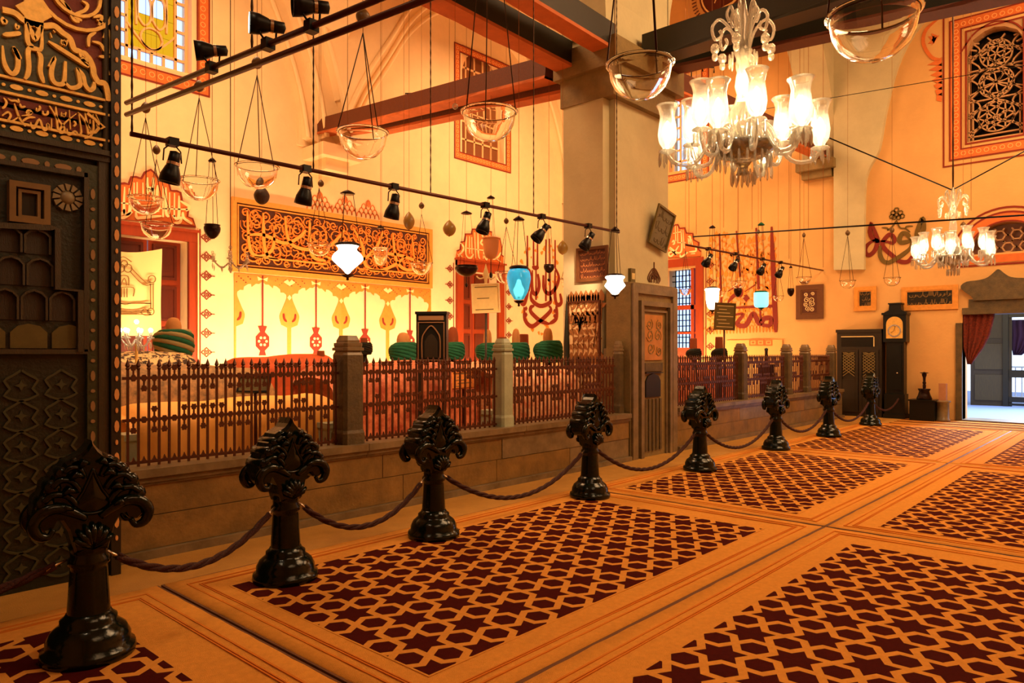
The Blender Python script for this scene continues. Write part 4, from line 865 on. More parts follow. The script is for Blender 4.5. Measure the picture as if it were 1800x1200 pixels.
# ---------------------------------------------------------------- stone plinth and its iron railing
YF = 5.5
def stones(name, x0, x1, y0, y1, z0, z1, nlist, parent, root):
    for row, n in enumerate(nlist):
        za, zb = z0+(z1-z0)*row/len(nlist), z0+(z1-z0)*(row+1)/len(nlist)
        cuts = [x0+(x1-x0)*(i/n+(.5/n if 0 < i < n and row % 2 else 0)*.9) for i in range(n+1)]; cuts[-1] = x1
        for i in range(n):
            if cuts[i+1]-cuts[i] < .05: continue
            mb = MB(); pr = random.Random(i*7+row).uniform(0, .008)
            mb.box((cuts[i]+.004, y0-pr, za+.003), (cuts[i+1]-.004, y1, zb-.003)); bw(mb, 'stone', random.Random(i+row*3+n).choice((PLST, PLST, PLST, MARB)), parent, root)
def plinth(x0, x1, nl, label):
    t = thing('stone_plinth', label, 'plinth', ((x0+x1)/2, YF, 0)); 
    mb = MB(); mb.box((x0, YF+.01, .0), (x1, YF+.28, .56)); bw(mb, 'core', STONED, t)
    stones('s', x0, x1, YF-.0, YF+.02, .06, .55, nl, t, t)
    mb = MB(); mb.box((x0, YF-.06, 0), (x1, YF+.02, .06)); bw(mb, 'foot_course', MARB, t)
    n = max(2, int((x1-x0)/1.7))
    for i in range(n):
        a, b = x0+(x1-x0)*i/n, x0+(x1-x0)*(i+1)/n
        mb = MB(); mb.box((a+.003, YF-.03, .55), (b-.003, YF+.3, .59)); mb.box((a+.003, YF-.055, .59), (b-.003, YF+.32, .65)); mb.box((a+.003, YF-.015, .53), (b-.003, YF+.28, .55)); bw(mb, 'capstone', MARB, t)
    return t
plinth(1.84, 8.46, (5, 4), 'low stone plinth under the railing, left of the stone portal')
plinth(9.78, 17.3, (6, 5), 'low stone plinth under the railing, right of the stone portal')
bar_me = None; tip_me = None
def railing(x0, x1, label, n, rz=0):
    global bar_me
    t = thing('iron_railing', label, 'railing', (x0, YF+.14, .65), 'iron railing panels round the tombs')
    w = x1-x0
    for z in (.03, .345, .655):
        mb = MB(); mb.box((0, -.009, z-.011), (w, .009, z+.011)); mb.build('rail', IRON, t)
    if bar_me is None:
        mb = MB(); mb.box((-.008, -.008, 0), (.008, .008, .72))
        mb.lathe([(.008, .715), (.017, .725), (.010, .735), (.019, .748), (.0, .80)], 6, smooth=False); mb.ball((0, 0, .725), .014, 6)
        bo = mb.build('bar', IRON, t); bar_me = bo.data; start = 1; bo.location = (w*.5/n, 0, 0)
    else: start = 0
    for i in range(start, n):
        o = bpy.data.objects.new('bar', bar_me); COL.objects.link(o); o.parent = t; o.location = (w*(i+.5)/n, 0, 0)
    mb = MB(); rnd = random.Random(n)
    f = Fr((0, -.004, 0), (1, 0, 0))
    for i in range(n-1):
        u = w*(i+1)/n
        for z in (.345, .655):
            mb.poly(f, [(u-.024, z), (u-.01, z+.024), (u+.01, z+.024), (u+.024, z), (u+.01, z-.024), (u-.01, z-.024)], -.004, .008)
            for s_ in (-1, 1):
                if rnd.random() < .55:
                    mb.stroke(f, [(u, z+s_*.02), (u, z+s_*.06)], .012, -.004, .006, taper=False, smooth=False)
                    mb.poly(f, [(u+r*math.cos(a*PI/6), z+s_*.078+r*math.sin(a*PI/6)) for a in range(12) for r in ((.026, .019)[a % 2],)], -.004, .008)
        mb.poly(f, [(u-.028, .03), (u-.01, .05), (u, .075), (u+.01, .05), (u+.028, .03)], -.004, .008)
    mb.build('rail_ornament', IRON, t, kind='stuff')
    return t
def rail_post(x, label, mats=(STONED, MARB), h=1.0, w=.26):
    t = thing('railing_post', label, 'post', (x, YF+.14, .65), 'stone posts of the railing')
    def sq(r, z, ch=.25):
        o = []
        for sx, sy in ((1, 1), (-1, 1), (-1, -1), (1, -1)):
            p = [(sx*r, sy*r*(1-ch)), (sx*r*(1-ch), sy*r)]
            if sx*sy < 0: p.reverse()
            o += [(a, b, z) for a, b in p]
        return o
    def stack(L):
        mb = MB(); vs = []
        for r, z in L: vs += sq(r, z)
        n = len(L); mb.add(vs, [(j*8+i, j*8+(i+1) % 8, (j+1)*8+(i+1) % 8, (j+1)*8+i) for j in range(n-1) for i in range(8)]+[list(range(8))[::-1], [(n-1)*8+i for i in range(8)]])
        return mb
    r = w/2
    stack([(r*1.05, 0), (r*1.05, .1), (r*.95, .13), (r*.95, h*.82)]).build('shaft', mats[0], t)
    stack([(r*.95, h*.82), (r*.8, h*.86), (r*1.0, h*.86+.001), (r*1.0, h*.885), (r*.86, h*.89), (r*.9, h*.91), (r*.9, h*.93), (r*.74, h*.935), (r*.74, h*.955), (r*.55, h)]).build('cap', mats[1], t)
    return t
posts = [(1.89, 'stone railing post at the edge of the carved wooden wall'), (3.95, 'stone post with a white vein, second post from the left'), (6.06, 'pale green stone post right of the tilted yellow sign'), (8.42, 'stone post beside the left flank of the stone portal'), (9.86, 'stone post touching the right flank of the stone portal'), (12.3, 'stone post behind the lectern sign, right part of the railing'), (14.4, 'first of the three far posts left of the dark cabinet'), (15.4, 'middle of the three far posts left of the dark cabinet'), (17.0, 'last post of the railing, beside the dark cabinet')]
for i, (x, l) in enumerate(posts): rail_post(x, l, ((STONED, MARB), (STONED, MARB), (MARBL, MARBL))[i if i < 3 else i % 2], w=(.12, .23, .2, .12, .12, .2, .2, .2, .2)[i])
for i in range(len(posts)-1):
    if i == 3: continue
    a, b = posts[i][0]+.1, posts[i+1][0]-.1
    railing(a, b, ('railing panel nearest the carved wooden wall', 'railing panel before the red covered tomb', 'railing panel left of the stone portal', '', 'railing panel right of the stone portal', 'railing panel between the right part\'s second and third posts', 'short railing panel between the far posts', 'last short railing panel beside the dark cabinet')[i], max(6, int((b-a)/.074)))
# ---------------------------------------------------------------- stone portal in front of the pier
P0 = thing('stone_portal', 'tall carved stone portal standing before the grey pier', 'portal', (9.1, 5.5, 0)); f = FY(5.5)
a, b = 8.5, 9.76
mb = MB(); mb.box((a, 5.5, 0), (b, 5.9, 2.47)); bw(mb, 'slab', STONE, P0)
mb = MB(); mb.frame(f, a+.02, b-.02, -.2, 2.45, .13, 0, .04); mb.frame(f, a+.2, b-.2, -.2, 2.22, .07, 0, .06); mb.frame(f, a+.3, b-.3, -.2, 2.1, .03, 0, .03); bw(mb, 'moulding', MARB, P0)
mb = MB(); mb.fbox(f, a+.34, b-.42, 1.38, 2.03, 0, .015); pp = bw(mb, 'ochre_panel', mat('ochre_marble', (.78, .52, .22), .4, var=.35, scale=6), P0)
mb = MB(); scrollwork(mb, f, a+.36, b-.44, 1.42, 2.0, .1, .014, .015, .022, 0, 2); bw(mb, 'carving', STONE, pp, P0)
mb = MB(); mb.fbox(f, a+.36, b-.42, 1.22, 1.34, 0, .02); bw(mb, 'plaque', STONED, P0)
mb = MB(); mb.poly(f, [(a+.38, .85), (a+.38, 1.08), (a+.44, 1.15), (a+.58, 1.19), (a+.72, 1.15), (a+.78, 1.08), (a+.78, .85)], 0, .02); mb.fbox(f, a+.36, b-.44, 1.19, 1.205, 0, .04); bw(mb, 'arched_niche', CLOCKB, P0)
mb = MB()
for k in range(5): mb.fbox(f, a+.36+k*.1, a+.41+k*.1, .08, .82, 0, .02)
bw(mb, 'fluting', STONED, P0)
# things on the pier: tilted frame, ornament, switch box
def script(mb, f, u0, u1, v, h, w0, w1, rnd):
    """a line of flowing pen strokes written from right to left"""
    u = u1; wd = h*.11
    while u > u0+h*.4:
        k = rnd.choice('abcbdac'); 
        if k == 'a': mb.stroke(f, [(u, v+h*.95), (u-h*.03, v+h*.5), (u, v+h*.18)], wd, w0, w1); u -= h*.2
        elif k == 'b': mb.stroke(f, [(u, v+h*.45), (u-h*.05, v+h*.15), (u-h*.25, v+h*.05), (u-h*.5, v+h*.15), (u-h*.55, v+h*.42)], wd, w0, w1, sub=3); mb.stroke(f, [(u-h*.25, v+h*.3), (u-h*.3, v+h*.38)], wd, w0, w1); u -= h*.68
        elif k == 'c': mb.stroke(f, [(u, v+h*.2), (u-h*.12, v+h*.42), (u-h*.25, v+h*.3), (u-h*.12, v+h*.18), (u-h*.3, v+h*.12), (u-h*.5, v-h*.02)], wd, w0, w1, sub=3); u -= h*.55
        else: mb.stroke(f, [(u, v+h*.9), (u-h*.1, v+h*.3), (u-h*.3, v+h*.1), (u-h*.42, v+h*.4), (u-h*.45, v+h*.85)], wd, w0, w1, sub=3); u -= h*.58
    mb.stroke(f, [(u1-h*.6, v+h*.98), (u1-h*.9, v+h*.92)], wd*.7, w0, w1); mb.stroke(f, [(u0+h*.8, v+h*.98), (u0+h*.4, v+h*.92)], wd*.7, w0, w1)
def framed(name, label, cat, c, w, h, fr_rot, mats, bd=.05, group=None, lines=None, depth=.03, hang=None, scroll=None):
    t = thing(name, label, cat, c, group); t.rotation_euler = fr_rot
    f = Fr((0, 0, 0), (1, 0, 0))
    mb = MB(); mb.frame(f, -w/2, w/2, -h/2, h/2, bd, 0, depth); mb.frame(f, -w/2+bd, w/2-bd, -h/2+bd, h/2-bd, bd*.3, 0, depth*.6); mb.build('frame', mats[0], t)
    mb = MB(); mb.fbox(f, -w/2+bd*.5, w/2-bd*.5, -h/2+bd*.5, h/2-bd*.5, 0, depth*.3); sh = mb.build('panel', mats[1], t)
    if lines:
        mb = MB(); rnd = random.Random(label)
        for k in range(lines):
            q = (h-2*bd)/lines; script(mb, f, -w/2+bd*1.5, w/2-bd*1.5, h/2-bd-q*(k+.88), q*.8, depth*.3, depth*.42, rnd)
        mb.build('lettering', mats[2], sh, kind='stuff')
    if scroll:
        mb = MB(); scrollwork(mb, f, -w/2+bd*1.5, w/2-bd*1.5, -h/2+bd*1.5, h/2-bd*1.5, scroll, scroll*.17, depth*.3, depth*.5, 0, 6, leaf=False); mb.build('lettering', mats[2], sh, kind='stuff')
    return t
q = PY(1159, 402, 5.84)
framed('framed_inscription', 'greenish framed inscription tilted on the grey pier', 'picture', (q.x, 5.80, q.z), .52, .62, (math.radians(9), math.radians(13), 0), (SIGNM, mat('grey_olive_panel', (.42, .38, .24), .5, var=.2, scale=7), mat('olive_script', (.30, .25, .12), .6)), .03, lines=3)
q = uY(1149, 497, 5.9); mb = MB(); f = FY(5.9)
mb.stroke(f, [(q[0], q[1]), (q[0], q[1]+.32)], .03, .002, .015)
for s_ in (-1, 1):
    for k in (.5, .8, 1.1): mb.stroke(f, [(q[0]+s_*.12*k, q[1]), (q[0]+s_*.16*k, q[1]+.08), (q[0]+s_*.03, q[1]+.2*k), (q[0]+s_*.08*k, q[1]+.05)], .02, .002, .012)
mb.build('painted_ornament', INK if False else BROWNP, pier)
q = PY(1108, 484, 5.9); t = thing('switch_box', 'small cream switch box on the grey pier beside the portal top', 'switch', (q.x, 5.9, q.z))
mb = MB(); mb.box((-.06, -.05, -.1), (.06, 0, .1)); mb.build('housing', SIGNM, t); mb = MB(); mb.box((-.04, -.056, -.06), (.04, -.05, .03)); mb.build('cover', PAPER, t)
# floral painted panel and dark inscription on the pier's left flank
f = FX(px0); fl = MB()
q0 = uX(1004, 527, px0); u1_ = -py0-.12; z0 = .75; z1 = uX(1040, 528, px0)[1]
fl.fbox(f, -py1+.06, u1_, z0, z1, .002, .02, 0); fl.frame(f, -py1+.1, u1_, z0, z1, .03, .02, .045, 1)
for k in range(12):
    u = -py1+.12+k*(u1_+py1-.16)/11; fl.poly(f, [(u-.015, z1), (u-.018, z1+.05), (u, z1+.11), (u+.018, z1+.05), (u+.015, z1)], .002, .03, 1)
rnd = random.Random(3)
for k in range(7): sprig(fl, f, -py1+.17+k*.09, z0+.08, .5, 2, rnd, .016, .018)
for k in range(6): sprig(fl, f, -py1+.2+k*.09, z0+.72, .45, 2, rnd, .016, .018)
for k in range(7): sprig(fl, f, -py1+.17+k*.09, z0+1.2, .28, 2, rnd, .014, .018)
for k in range(7):
    s_ = k/6*2-1; fl.stroke(f, [(-py1+.33, z1-.45), (-py1+.33+s_*.07, z1-.2-.1*(1-abs(s_))), (-py1+.33+s_*.13, z1-.35)], .014, .02, .03, 3)
fl.build('floral_panel', [mat('floral_ground', (.96, .82, .60), .7), IRON, mat('floral_brown', (.62, .40, .20), .7), mat('floral_green', (.22, .24, .12), .7)], pier)
q = PX(1041, 464, px0-.03)
framed('framed_inscription', 'small dark framed inscription hanging on the pier flank above the floral panel', 'picture', (px0-.02, q.y, q.z), .56, .50, (0, 0, -PI/2), (BROWNP, mat('dark_red_script_ground', (.30, .14, .07), .5), mat('tan_script', (.62, .38, .20), .6)), .04, lines=5)
# ---------------------------------------------------------------- bollards
def bollard_mesh(parent):
    mb = MB(); mb.lathe([(.205, 0), (.21, .02), (.205, .045), (.185, .055), (.185, .09), (.165, .13), (.14, .15), (.125, .165), (.125, .185), (.105, .2), (.098, .215)], 28, cap=True); mb.build('base', BLACKI, parent)
    mb = MB(); mb.lathe([(.095, .21), (.082, .42), (.080, .44), (.092, .45), (.092, .475), (.080, .49), (.082, .52), (.09, .54), (.075, .56)], 24); mb.build('shaft', BLACKI, parent)
    f = Fr((0, 0, .52), (1, 0, 0)); mb = MB()
    half = [(.0, .535), (.02, .50), (.045, .475), (.085, .455), (.115, .44), (.135, .405), (.165, .385), (.182, .345), (.205, .325), (.222, .28), (.238, .255), (.248, .205), (.24, .155), (.21, .125), (.175, .13), (.16, .165), (.13, .165), (.10, .11), (.085, .05), (.07, 0)]
    full = half+[(-x, y) for x, y in half[::-1] if x > 0]
    def ring(k, c=(0, .25)): return [((x-c[0])*k+c[0], (y-c[1])*k+c[1]) for x, y in full]
    n = len(full); lev = [(.93, -.085), (1, -.06), (1, .06), (.93, .085)]
    vs = []
    for k, w in lev: vs += [f.p(u, v, w) for u, v in ring(k)]
    mb.add(vs, [(j*n+i, j*n+(i+1) % n, (j+1)*n+(i+1) % n, (j+1)*n+i) for j in range(3) for i in range(n)]+[list(range(n))[::-1], [3*n+i for i in range(n)]], 0, False)
    # rolled lobes down both sides
    for s_ in (-1, 1):
        for (x, y, r, d) in ((.070, .430, .030, .085), (.122, .385, .036, .092), (.165, .325, .041, .098), (.195, .255, .044, .102)):
            M = Matrix.Rotation(PI/2, 3, 'X'); mb.lathe([(0, -d), (r*.6, -d), (r, -d+.02), (r*.95, 0), (r, d-.02), (r*.6, d), (0, d)], 12, (s_*x, 0, .52+y), M=M)
        for w in (-.095, .095):
            mb.tube([f.p(s_*u, v, w) for u, v in crom([(.03, .165), (.08, .20), (.15, .232), (.215, .215), (.245, .165), (.225, .115), (.185, .105), (.165, .135)], 4)], lambda t: .014+.016*math.sin(PI*min(1, t*1.1)), 8)
            for pts_, rr in ((((.07, .235), (.11, .285), (.165, .295), (.205, .265)), .016), (((.055, .30), (.09, .35), (.135, .36), (.17, .33)), .015), (((.035, .36), (.055, .405), (.09, .415), (.12, .395)), .013)):
                mb.tube([f.p(s_*u, v, w) for u, v in crom(list(pts_), 3)], rr, 6)
        mb.lathe([(.0, -.07), (.045, -.07), (.05, -.05), (.05, .05), (.045, .07), (.0, .07)], 14, (s_*.195, 0, .52+.175), M=Matrix.Rotation(PI/2, 3, 'X'))
    mb.build('palmette', BLACKI, parent)
    for w in (1, -1):
        mb = MB(); fr = Fr((0, 0, .52), (w, 0, 0))
        tear = crom([(0, .40), (.018, .35), (.045, .29), (.078, .235), (.06, .20), (0, .185), (-.06, .20), (-.078, .235), (-.045, .29), (-.018, .35), (0, .40)], 3)[:-1]
        m_ = len(tear); c = (0, .27); vs = [];
        for k, ww in ((1.12, .058), (1.0, .088), (.8, .090), (.45, .100), (.1, .104)): vs += [fr.p((u-c[0])*k+c[0], (v-c[1])*k+c[1], ww) for u, v in tear]
        mb.add(vs, [(j*m_+i, j*m_+(i+1) % m_, (j+1)*m_+(i+1) % m_, (j+1)*m_+i) for j in range(4) for i in range(m_)]+[[4*m_+i for i in range(m_)]], 0, True)
        mb.tube([fr.p(u, v, .088) for u, v in tear], .008, 6, closed=True)
        for s_ in (-1, 1):
            for (x0, y0, x1, y1) in ((.02, .43, .06, .41), (.04, .37, .10, .36), (.07, .30, .13, .29), (.085, .22, .14, .21)):
                mb.tube([fr.p(s_*x0, y0, .11), fr.p(s_*(x0+x1)/2, (y0+y1)/2+.02, .118), fr.p(s_*x1, y1, .10)], [.008, .016, .010], 6)
        for k in range(7):
            an = PI/2+(k-3)*.36; mb.tube([fr.p(0, .02, .085), fr.p(.06*math.cos(an), .02+.075*math.sin(an), .115), fr.p(.095*math.cos(an), .02+.12*math.sin(an), .105)], [.012, .019, .010], 6)
        mb.build('leaf_relief', BLACKI, parent)
BX = [(1.23, 3.92), (2.51, 4.28), (3.89, 4.38), (6.02, 4.38), (8.3, 4.34), (10.85, 4.41), (13.14, 4.4), (15.73, 4.45)]
BL = ['nearest black palmette bollard, large at the lower left', 'black palmette bollard second from the left, before the yellow tomb', 'black palmette bollard third from the left, before the red tomb', 'black palmette bollard fourth from the left, left of the stone portal', 'black palmette bollard just right of the stone portal', 'black palmette bollard third from the far end, before the far railing posts', 'black palmette bollard next to the farthest, left of the dark cabinet', 'farthest black palmette bollard, in front of the dark cabinet']
B0 = thing('bollard', BL[0], 'bollard', (*BX[0], .0), 'cast palmette bollards along the railing', math.radians(-6)); bollard_mesh(B0)
for i in range(1, 8):
    c = copy_tree(B0); c.location = (*BX[i], .0155); c.rotation_euler = (0, 0, math.radians((-6, 2, 0, 3, -2, 1, 0, 2)[i])); c['label'] = BL[i]
B0.location.z = .0155
def rope(a, b, sag, label):
    a, b = Vector(a), Vector(b); d = (b-a); u = Vector((d.x, d.y, 0)).normalized(); a = a+u*.095; b = b-u*.095
    t = thing('rope', label, 'rope', a, 'ropes slung between the bollards'); L = (b-a).length; n = int(L/.022)
    def P(s_):
        s_ = min(max(s_, 0), 1); p = a.lerp(b, s_); p.z -= sag*4*s_*(1-s_); return p-a
    for hw_, e in ((0, 0), (1, 1)):
        s0 = 0 if not e else 1; s1 = .07/L*1.3 if not e else 1-.07/L*1.3
        mb = MB(); mb.tube([P(s0), P((s0+s1)/2), P(s1)], [.006, .009, .016], 6); mb.build('hook', SILV, t)
    mb = MB(); e0, e1 = .05/L, 1-.05/L; side = Vector((-u.y, u.x, 0))
    for k in range(3):
        pts = []
        for i in range(n+1):
            s_ = e0+(e1-e0)*i/n; p = P(s_); ph = i*.42+k*2*PI/3; tg = (P(s_+.01)-P(s_-.01)).normalized(); up = side.cross(tg)
            pts.append(p+(side*math.cos(ph)+up*math.sin(ph))*.0105)
        mb.tube(pts, .0125, 5)
    mb.build('twisted_cord', ROPE, t)
RZ = .50
RL = ['rope from the nearest bollard to the second', 'rope between second and third bollards from the left', 'rope between third and fourth bollards from the left', 'rope sagging before the stone portal', 'rope right of the stone portal, between fifth and sixth bollards', 'rope between sixth and seventh bollards', 'rope before the dark cabinet, between the last two bollards']
for i in range(7): rope((*BX[i], RZ), (*BX[i+1], RZ), (.27, .27, .32, .33, .32, .3, .3)[i]*(.8 if i == 0 else 1), RL[i])
rope((-.3, 3.95, .42), (*BX[0], RZ), .10, 'dark rope running off the picture left of the nearest bollard')
c = copy_tree(B0); c.location = (-.38, 3.95, .012); c['label'] = 'black palmette bollard left of the nearest one, before the carved wooden wall'
rope((*BX[7], RZ), (18.02, 4.45, .5), .25, 'rope from the farthest bollard to the wall under the clock')
# ---------------------------------------------------------------- along the right wall
f = WR
def wr(name, label, cat, u, z=0, group=None): return thing(name, label, cat, (XR, -u, z), group)
u0, u1 = uX(1478, 0, XR)[0], uX(1556, 0, XR)[0]
t = wr('cabinet', 'dark wooden cabinet with two latticed door panels against the right wall', 'cabinet', (u0+u1)/2)
mb = MB(); mb.fbox(f, u0, u1, 0, 2.0, 0, .28); bw(mb, 'body', WOODC, t); mb = MB(); mb.fbox(f, u0-.02, u1, 1.95, 2.02, 0, .30); bw(mb, 'cornice', WOODC, t)
mb = MB(); mb.fbox(f, u0+.1, u1-.15, 1.62, 1.85, .28, .285); o = bw(mb, 'opening', CLOCKB, t)
mb = MB(); mb.fbox(f, u0+.1, u1-.15, 1.84, 1.862, .285, .30); mb.fbox(f, u1-.17, u1-.15, 1.62, 1.862, .285, .30); bw(mb, 'pale_edge', PAPER, o, t)
for k in range(2):
    a, b = u0+.05+k*(u1-u0-.1)/2, u0+.05+(k+1)*(u1-u0-.1)/2
    mb = MB(); mb.frame(f, a+.01, b-.01, .1, 1.55, .06, .28, .31); mb.fbox(f, a+.01, b-.01, .1, .85, .28, .30); dd = bw(mb, 'door', WOODC, t)
    mb = MB()
    for i in range(9): q = .93+i*.07; mb.stroke(f, [(a+.09, q), (b-.09, min(1.5, q+.2))], .012, .285, .30, smooth=False, taper=False); mb.stroke(f, [(b-.09, q), (a+.09, min(1.5, q+.2))], .012, .285, .30, smooth=False, taper=False)
    bw(mb, 'lattice', mat('pale_lattice', (.55, .47, .28), .5), dd, t)
cu = uX(1577, 0, XR)[0]+.02
t = wr('longcase_clock', 'tall black longcase clock with a gilt dial', 'clock', cu)
mb = MB(); mb.fbox(f, cu-.21, cu+.21, 0, .55, 0, .3); mb.fbox(f, cu-.235, cu+.235, 0, .1, 0, .33); mb.fbox(f, cu-.18, cu+.18, .55, 1.75, 0, .25); bw(mb, 'case', CLOCKB, t)
mb = MB(); mb.fbox(f, cu-.13, cu+.13, .65, 1.65, .25, .265); dd = bw(mb, 'door', CLOCKB, t); mb = MB(); mb.ball(f.p(cu+.05, 1.02, .27), .02); bw(mb, 'keyhole_knob', SILV, dd, t)
mb = MB(); mb.fbox(f, cu-.235, cu+.235, 1.72, 2.33, 0, .3); mb.fbox(f, cu-.26, cu+.26, 2.33, 2.38, 0, .34); mb.poly(f, [(cu-.24, 2.38), (cu-.13, 2.44), (cu-.12, 2.58), (cu+.12, 2.58), (cu+.13, 2.44), (cu+.24, 2.38)], 0, .26); mb.fbox(f, cu-.14, cu+.14, 2.57, 2.6, 0, .28); bw(mb, 'hood', CLOCKB, t)
mb = MB(); mb.poly(f, [(cu-.17, 1.8)]+[(cu-.17, 2.12)]+[(cu-.17*math.cos(a*PI/12), 2.12+.17*math.sin(a*PI/12)) for a in range(1, 12)]+[(cu+.17, 2.12), (cu+.17, 1.8)], .3, .31); dl = bw(mb, 'dial', GOLD, t)
mb = MB(); mb.stroke(f, [(cu+.125*math.cos(a*PI/12), 1.97+.125*math.sin(a*PI/12)) for a in range(25)], .03, .31, .318, taper=False, sub=1); bw(mb, 'chapter_ring', SILV, dl, t)
mb = MB(); mb.stroke(f, [(cu, 1.97), (cu+.02, 2.08)], .012, .318, .325, smooth=False); mb.stroke(f, [(cu, 1.97), (cu-.07, 1.93)], .014, .318, .325, smooth=False); bw(mb, 'hands', IRONB, dl, t)
cu = uX(1632, 0, XR)[0]
t = wr('chest', 'low black chest carrying the bronze candlestick', 'chest', cu); mb = MB(); mb.fbox(f, cu-.24, cu+.24, .0, .43, .15, .6); bw(mb, 'box', CLOCKB, t); mb = MB(); mb.fbox(f, cu-.26, cu+.26, .43, .46, .13, .62); bw(mb, 'lid', CLOCKB, t)
p = f.p(cu, .46, .37); t = thing('candlestick', 'squat bronze candlestick with a wide bell foot on the black chest', 'candlestick', p)
mb = MB(); mb.lathe([(.15, 0), (.155, .02), (.12, .1), (.10, .18), (.125, .22), (.12, .235)], 20, cap=True); mb.build('foot', POT, t)
mb = MB(); mb.lathe([(.03, .235), (.035, .3), (.025, .33), (.04, .36), (.025, .39), (.03, .48), (.045, .52), (.05, .56)], 14); mb.build('stem', POT, t); mb = MB(); mb.lathe([(.02, .56), (.085, .575), (.085, .585), (.02, .59), (.02, .6)], 16, cap=True); mb.build('drip_pan', POT, t)
cu = uX(1664, 0, XR)[0]; p = f.p(cu, 0, .35); t = thing('stone_pedestal', 'short marble pedestal with a square block on it beside the doorway', 'pedestal', p)
mb = MB(); mb.lathe([(.14, 0), (.14, .04), (.12, .06), (.12, .40), (.15, .42), (.15, .45)], 16, cap=True); mb.build('drum', MARB, t); mb = MB(); mb.box((-.07, -.07, .45), (.07, .07, .82)); mb.build('block', mat('pink_stone', (.70, .50, .36), .6, var=.2), t)
for (x0, y0, x1, y1, lb, hor) in ((1502, 504, 1541, 546, 'small gilt-framed dark picture above the dark cabinet', 0), (1585, 503, 1685, 544, 'wide gilt-framed dark inscription above the clock and chest', 1)):
    a, b = uX(x0, y1, XR), uX(x1, y0, XR); w, h = b[0]-a[0], abs(PX(x0, y0, XR).z-PX(x0, y1, XR).z)
    zc = (PX((x0+x1)/2, (y0+y1)/2, XR)).z; framed('framed_inscription', lb, 'picture', (XR-.01, -(a[0]+b[0])/2, zc), w, h, (math.radians(0), 0, -PI/2), (GOLDP, mat('black_script_ground', (.10, .09, .05), .4), mat('old_gold_script', (.50, .38, .18), .5)), .09, lines=2 if hor else 3)
a, b = uX(1400, 502, XR), uX(1448, 560, XR); framed('framed_inscription', 'ornate brown framed inscription on the wall behind the far railing posts', 'picture', (XR-.01, -(a[0]+b[0])/2, (a[1]+b[1])/2), b[0]-a[0], a[1]-b[1], (0, 0, -PI/2), (BROWNP, mat('dark_red_script_ground', (.30, .14, .07), .5), CREAM), .12, scroll=.075)
# ---------------------------------------------------------------- the doorway and what lies beyond
u0, u1, _, v1 = dr; um = (u0+u1)/2
mb = MB()
hood = [(.20, v1+.17), (.16, v1+.26), (.0, v1+.40), (-.03, v1+.50), (.08, v1+.58), (.30, v1+.60), (.46, v1+.65), (.62, v1+.80)]
f = WR; W2 = u1-u0
pts = [(u0+.0+x*1.0+.02, z) for x, z in hood]; c_ = um; pts = crom(pts, 3); pts2 = pts+[(2*c_-u, z) for u, z in pts[::-1]]
mb.poly(f, pts2, 0, .12); mb.fbox(f, u0+.12, u1-.12, v1, v1+.2, -.02, .05); mb.fbox(f, u0-.12, u0, 0, v1-.3, -.3, .06); mb.fbox(f, u1, u1+.12, 0, v1-.3, -.3, .06); mb.fbox(f, u0, u1, v1-.12, v1+.02, -.4, .06)
d2_ = mb.build('door_3', STONED, None, kind='structure')
mb = MB(); mb.box((XR-.1, -u1, -.06), (XR+.6, -u0, .04)); mb.build('threshold', MARB, d2_)
# outside
mb = MB(); mb.box((XR+.3, -3.5, -.1), (32, 9, .02)); struct(mb, 'courtyard_paving', SNOWY)
mb = MB(); mb.box((XR+.5, 4.6, 0), (25, 4.9, 5)); mb.build('vestibule_wall', BRICKO, None, kind='structure')
q = PX(1790, 600, 21.5)
dl_ = thing('wooden_gate', 'dark wooden gate leaf standing open beyond the doorway', 'gate', (23.5, -uX(1706, 0, 23.5)[0], .02)); dl_.rotation_euler = (0, 0, -PI/2+.15)
mb = MB(); mb.box((0, -.05, 0), (.95, 0, 2.75)); mb.build('leaf', WOODC, dl_)
for k in range(3): mb = MB(); mb.box((.1, -.075, .15+k*.85), (.85, -.05, .85+k*.85)); mb.build('gate_panel', WOODG, dl_)
# tied back curtain on the left of the doorway
def curtain(name, label, pts, fr, m_, w=.05, n=18):
    t = thing(name, label, 'curtain', fr.p(*pts[0][0:2], 0)); mb = MB(); rows = len(pts); vs = []
    for j, (ul, v, ur_) in enumerate(pts):
        for i in range(n+1):
            s_ = i/n; vs.append(fr.p(ul+(ur_-ul)*s_, v, .06+.035*math.sin(s_*n*1.6)+.02*math.sin(s_*7+j)))
    mb.add(vs, [(j*(n+1)+i, j*(n+1)+i+1, (j+1)*(n+1)+i+1, (j+1)*(n+1)+i) for j in range(rows-1) for i in range(n)], 0, True)
    o = bw(mb, 'cloth', m_, t); sm = o.modifiers.new('s', 'SOLIDIFY'); sm.thickness = .012; return t
fi = FX(XR+.12)
U = lambda x: uX(x, 0, XR+.12)[0]; Z = lambda x, y: uX(x, y, XR+.12)[1]
curtain('door_curtain', 'red patterned curtain gathered back at the left of the doorway', [(U(1695), Z(1700, 534), U(1752)), (U(1694), Z(1700, 560), U(1748)), (U(1694), Z(1700, 590), U(1740)), (U(1695), Z(1700, 612), U(1728)), (U(1700), Z(1705, 630), U(1714)), (U(1702), Z(1705, 640), U(1708))], fi, CURT)
f2 = FX(24.0); U = lambda x: uX(x, 0, 24.0)[0]; Z = lambda x, y: uX(x, y, 24.0)[1]
curtain('door_curtain', 'dark purple curtain hanging at the outer doorway', [(U(1779), Z(1790, 562), U(1830)), (U(1780), Z(1790, 590), U(1830)), (U(1780), Z(1790, 612), U(1812)), (U(1782), Z(1790, 624), U(1795))], f2, PURPLE)
t = thing('door_frame', 'dark iron outer door frame beyond the doorway', 'door frame', (23.6, 2.6, .02))
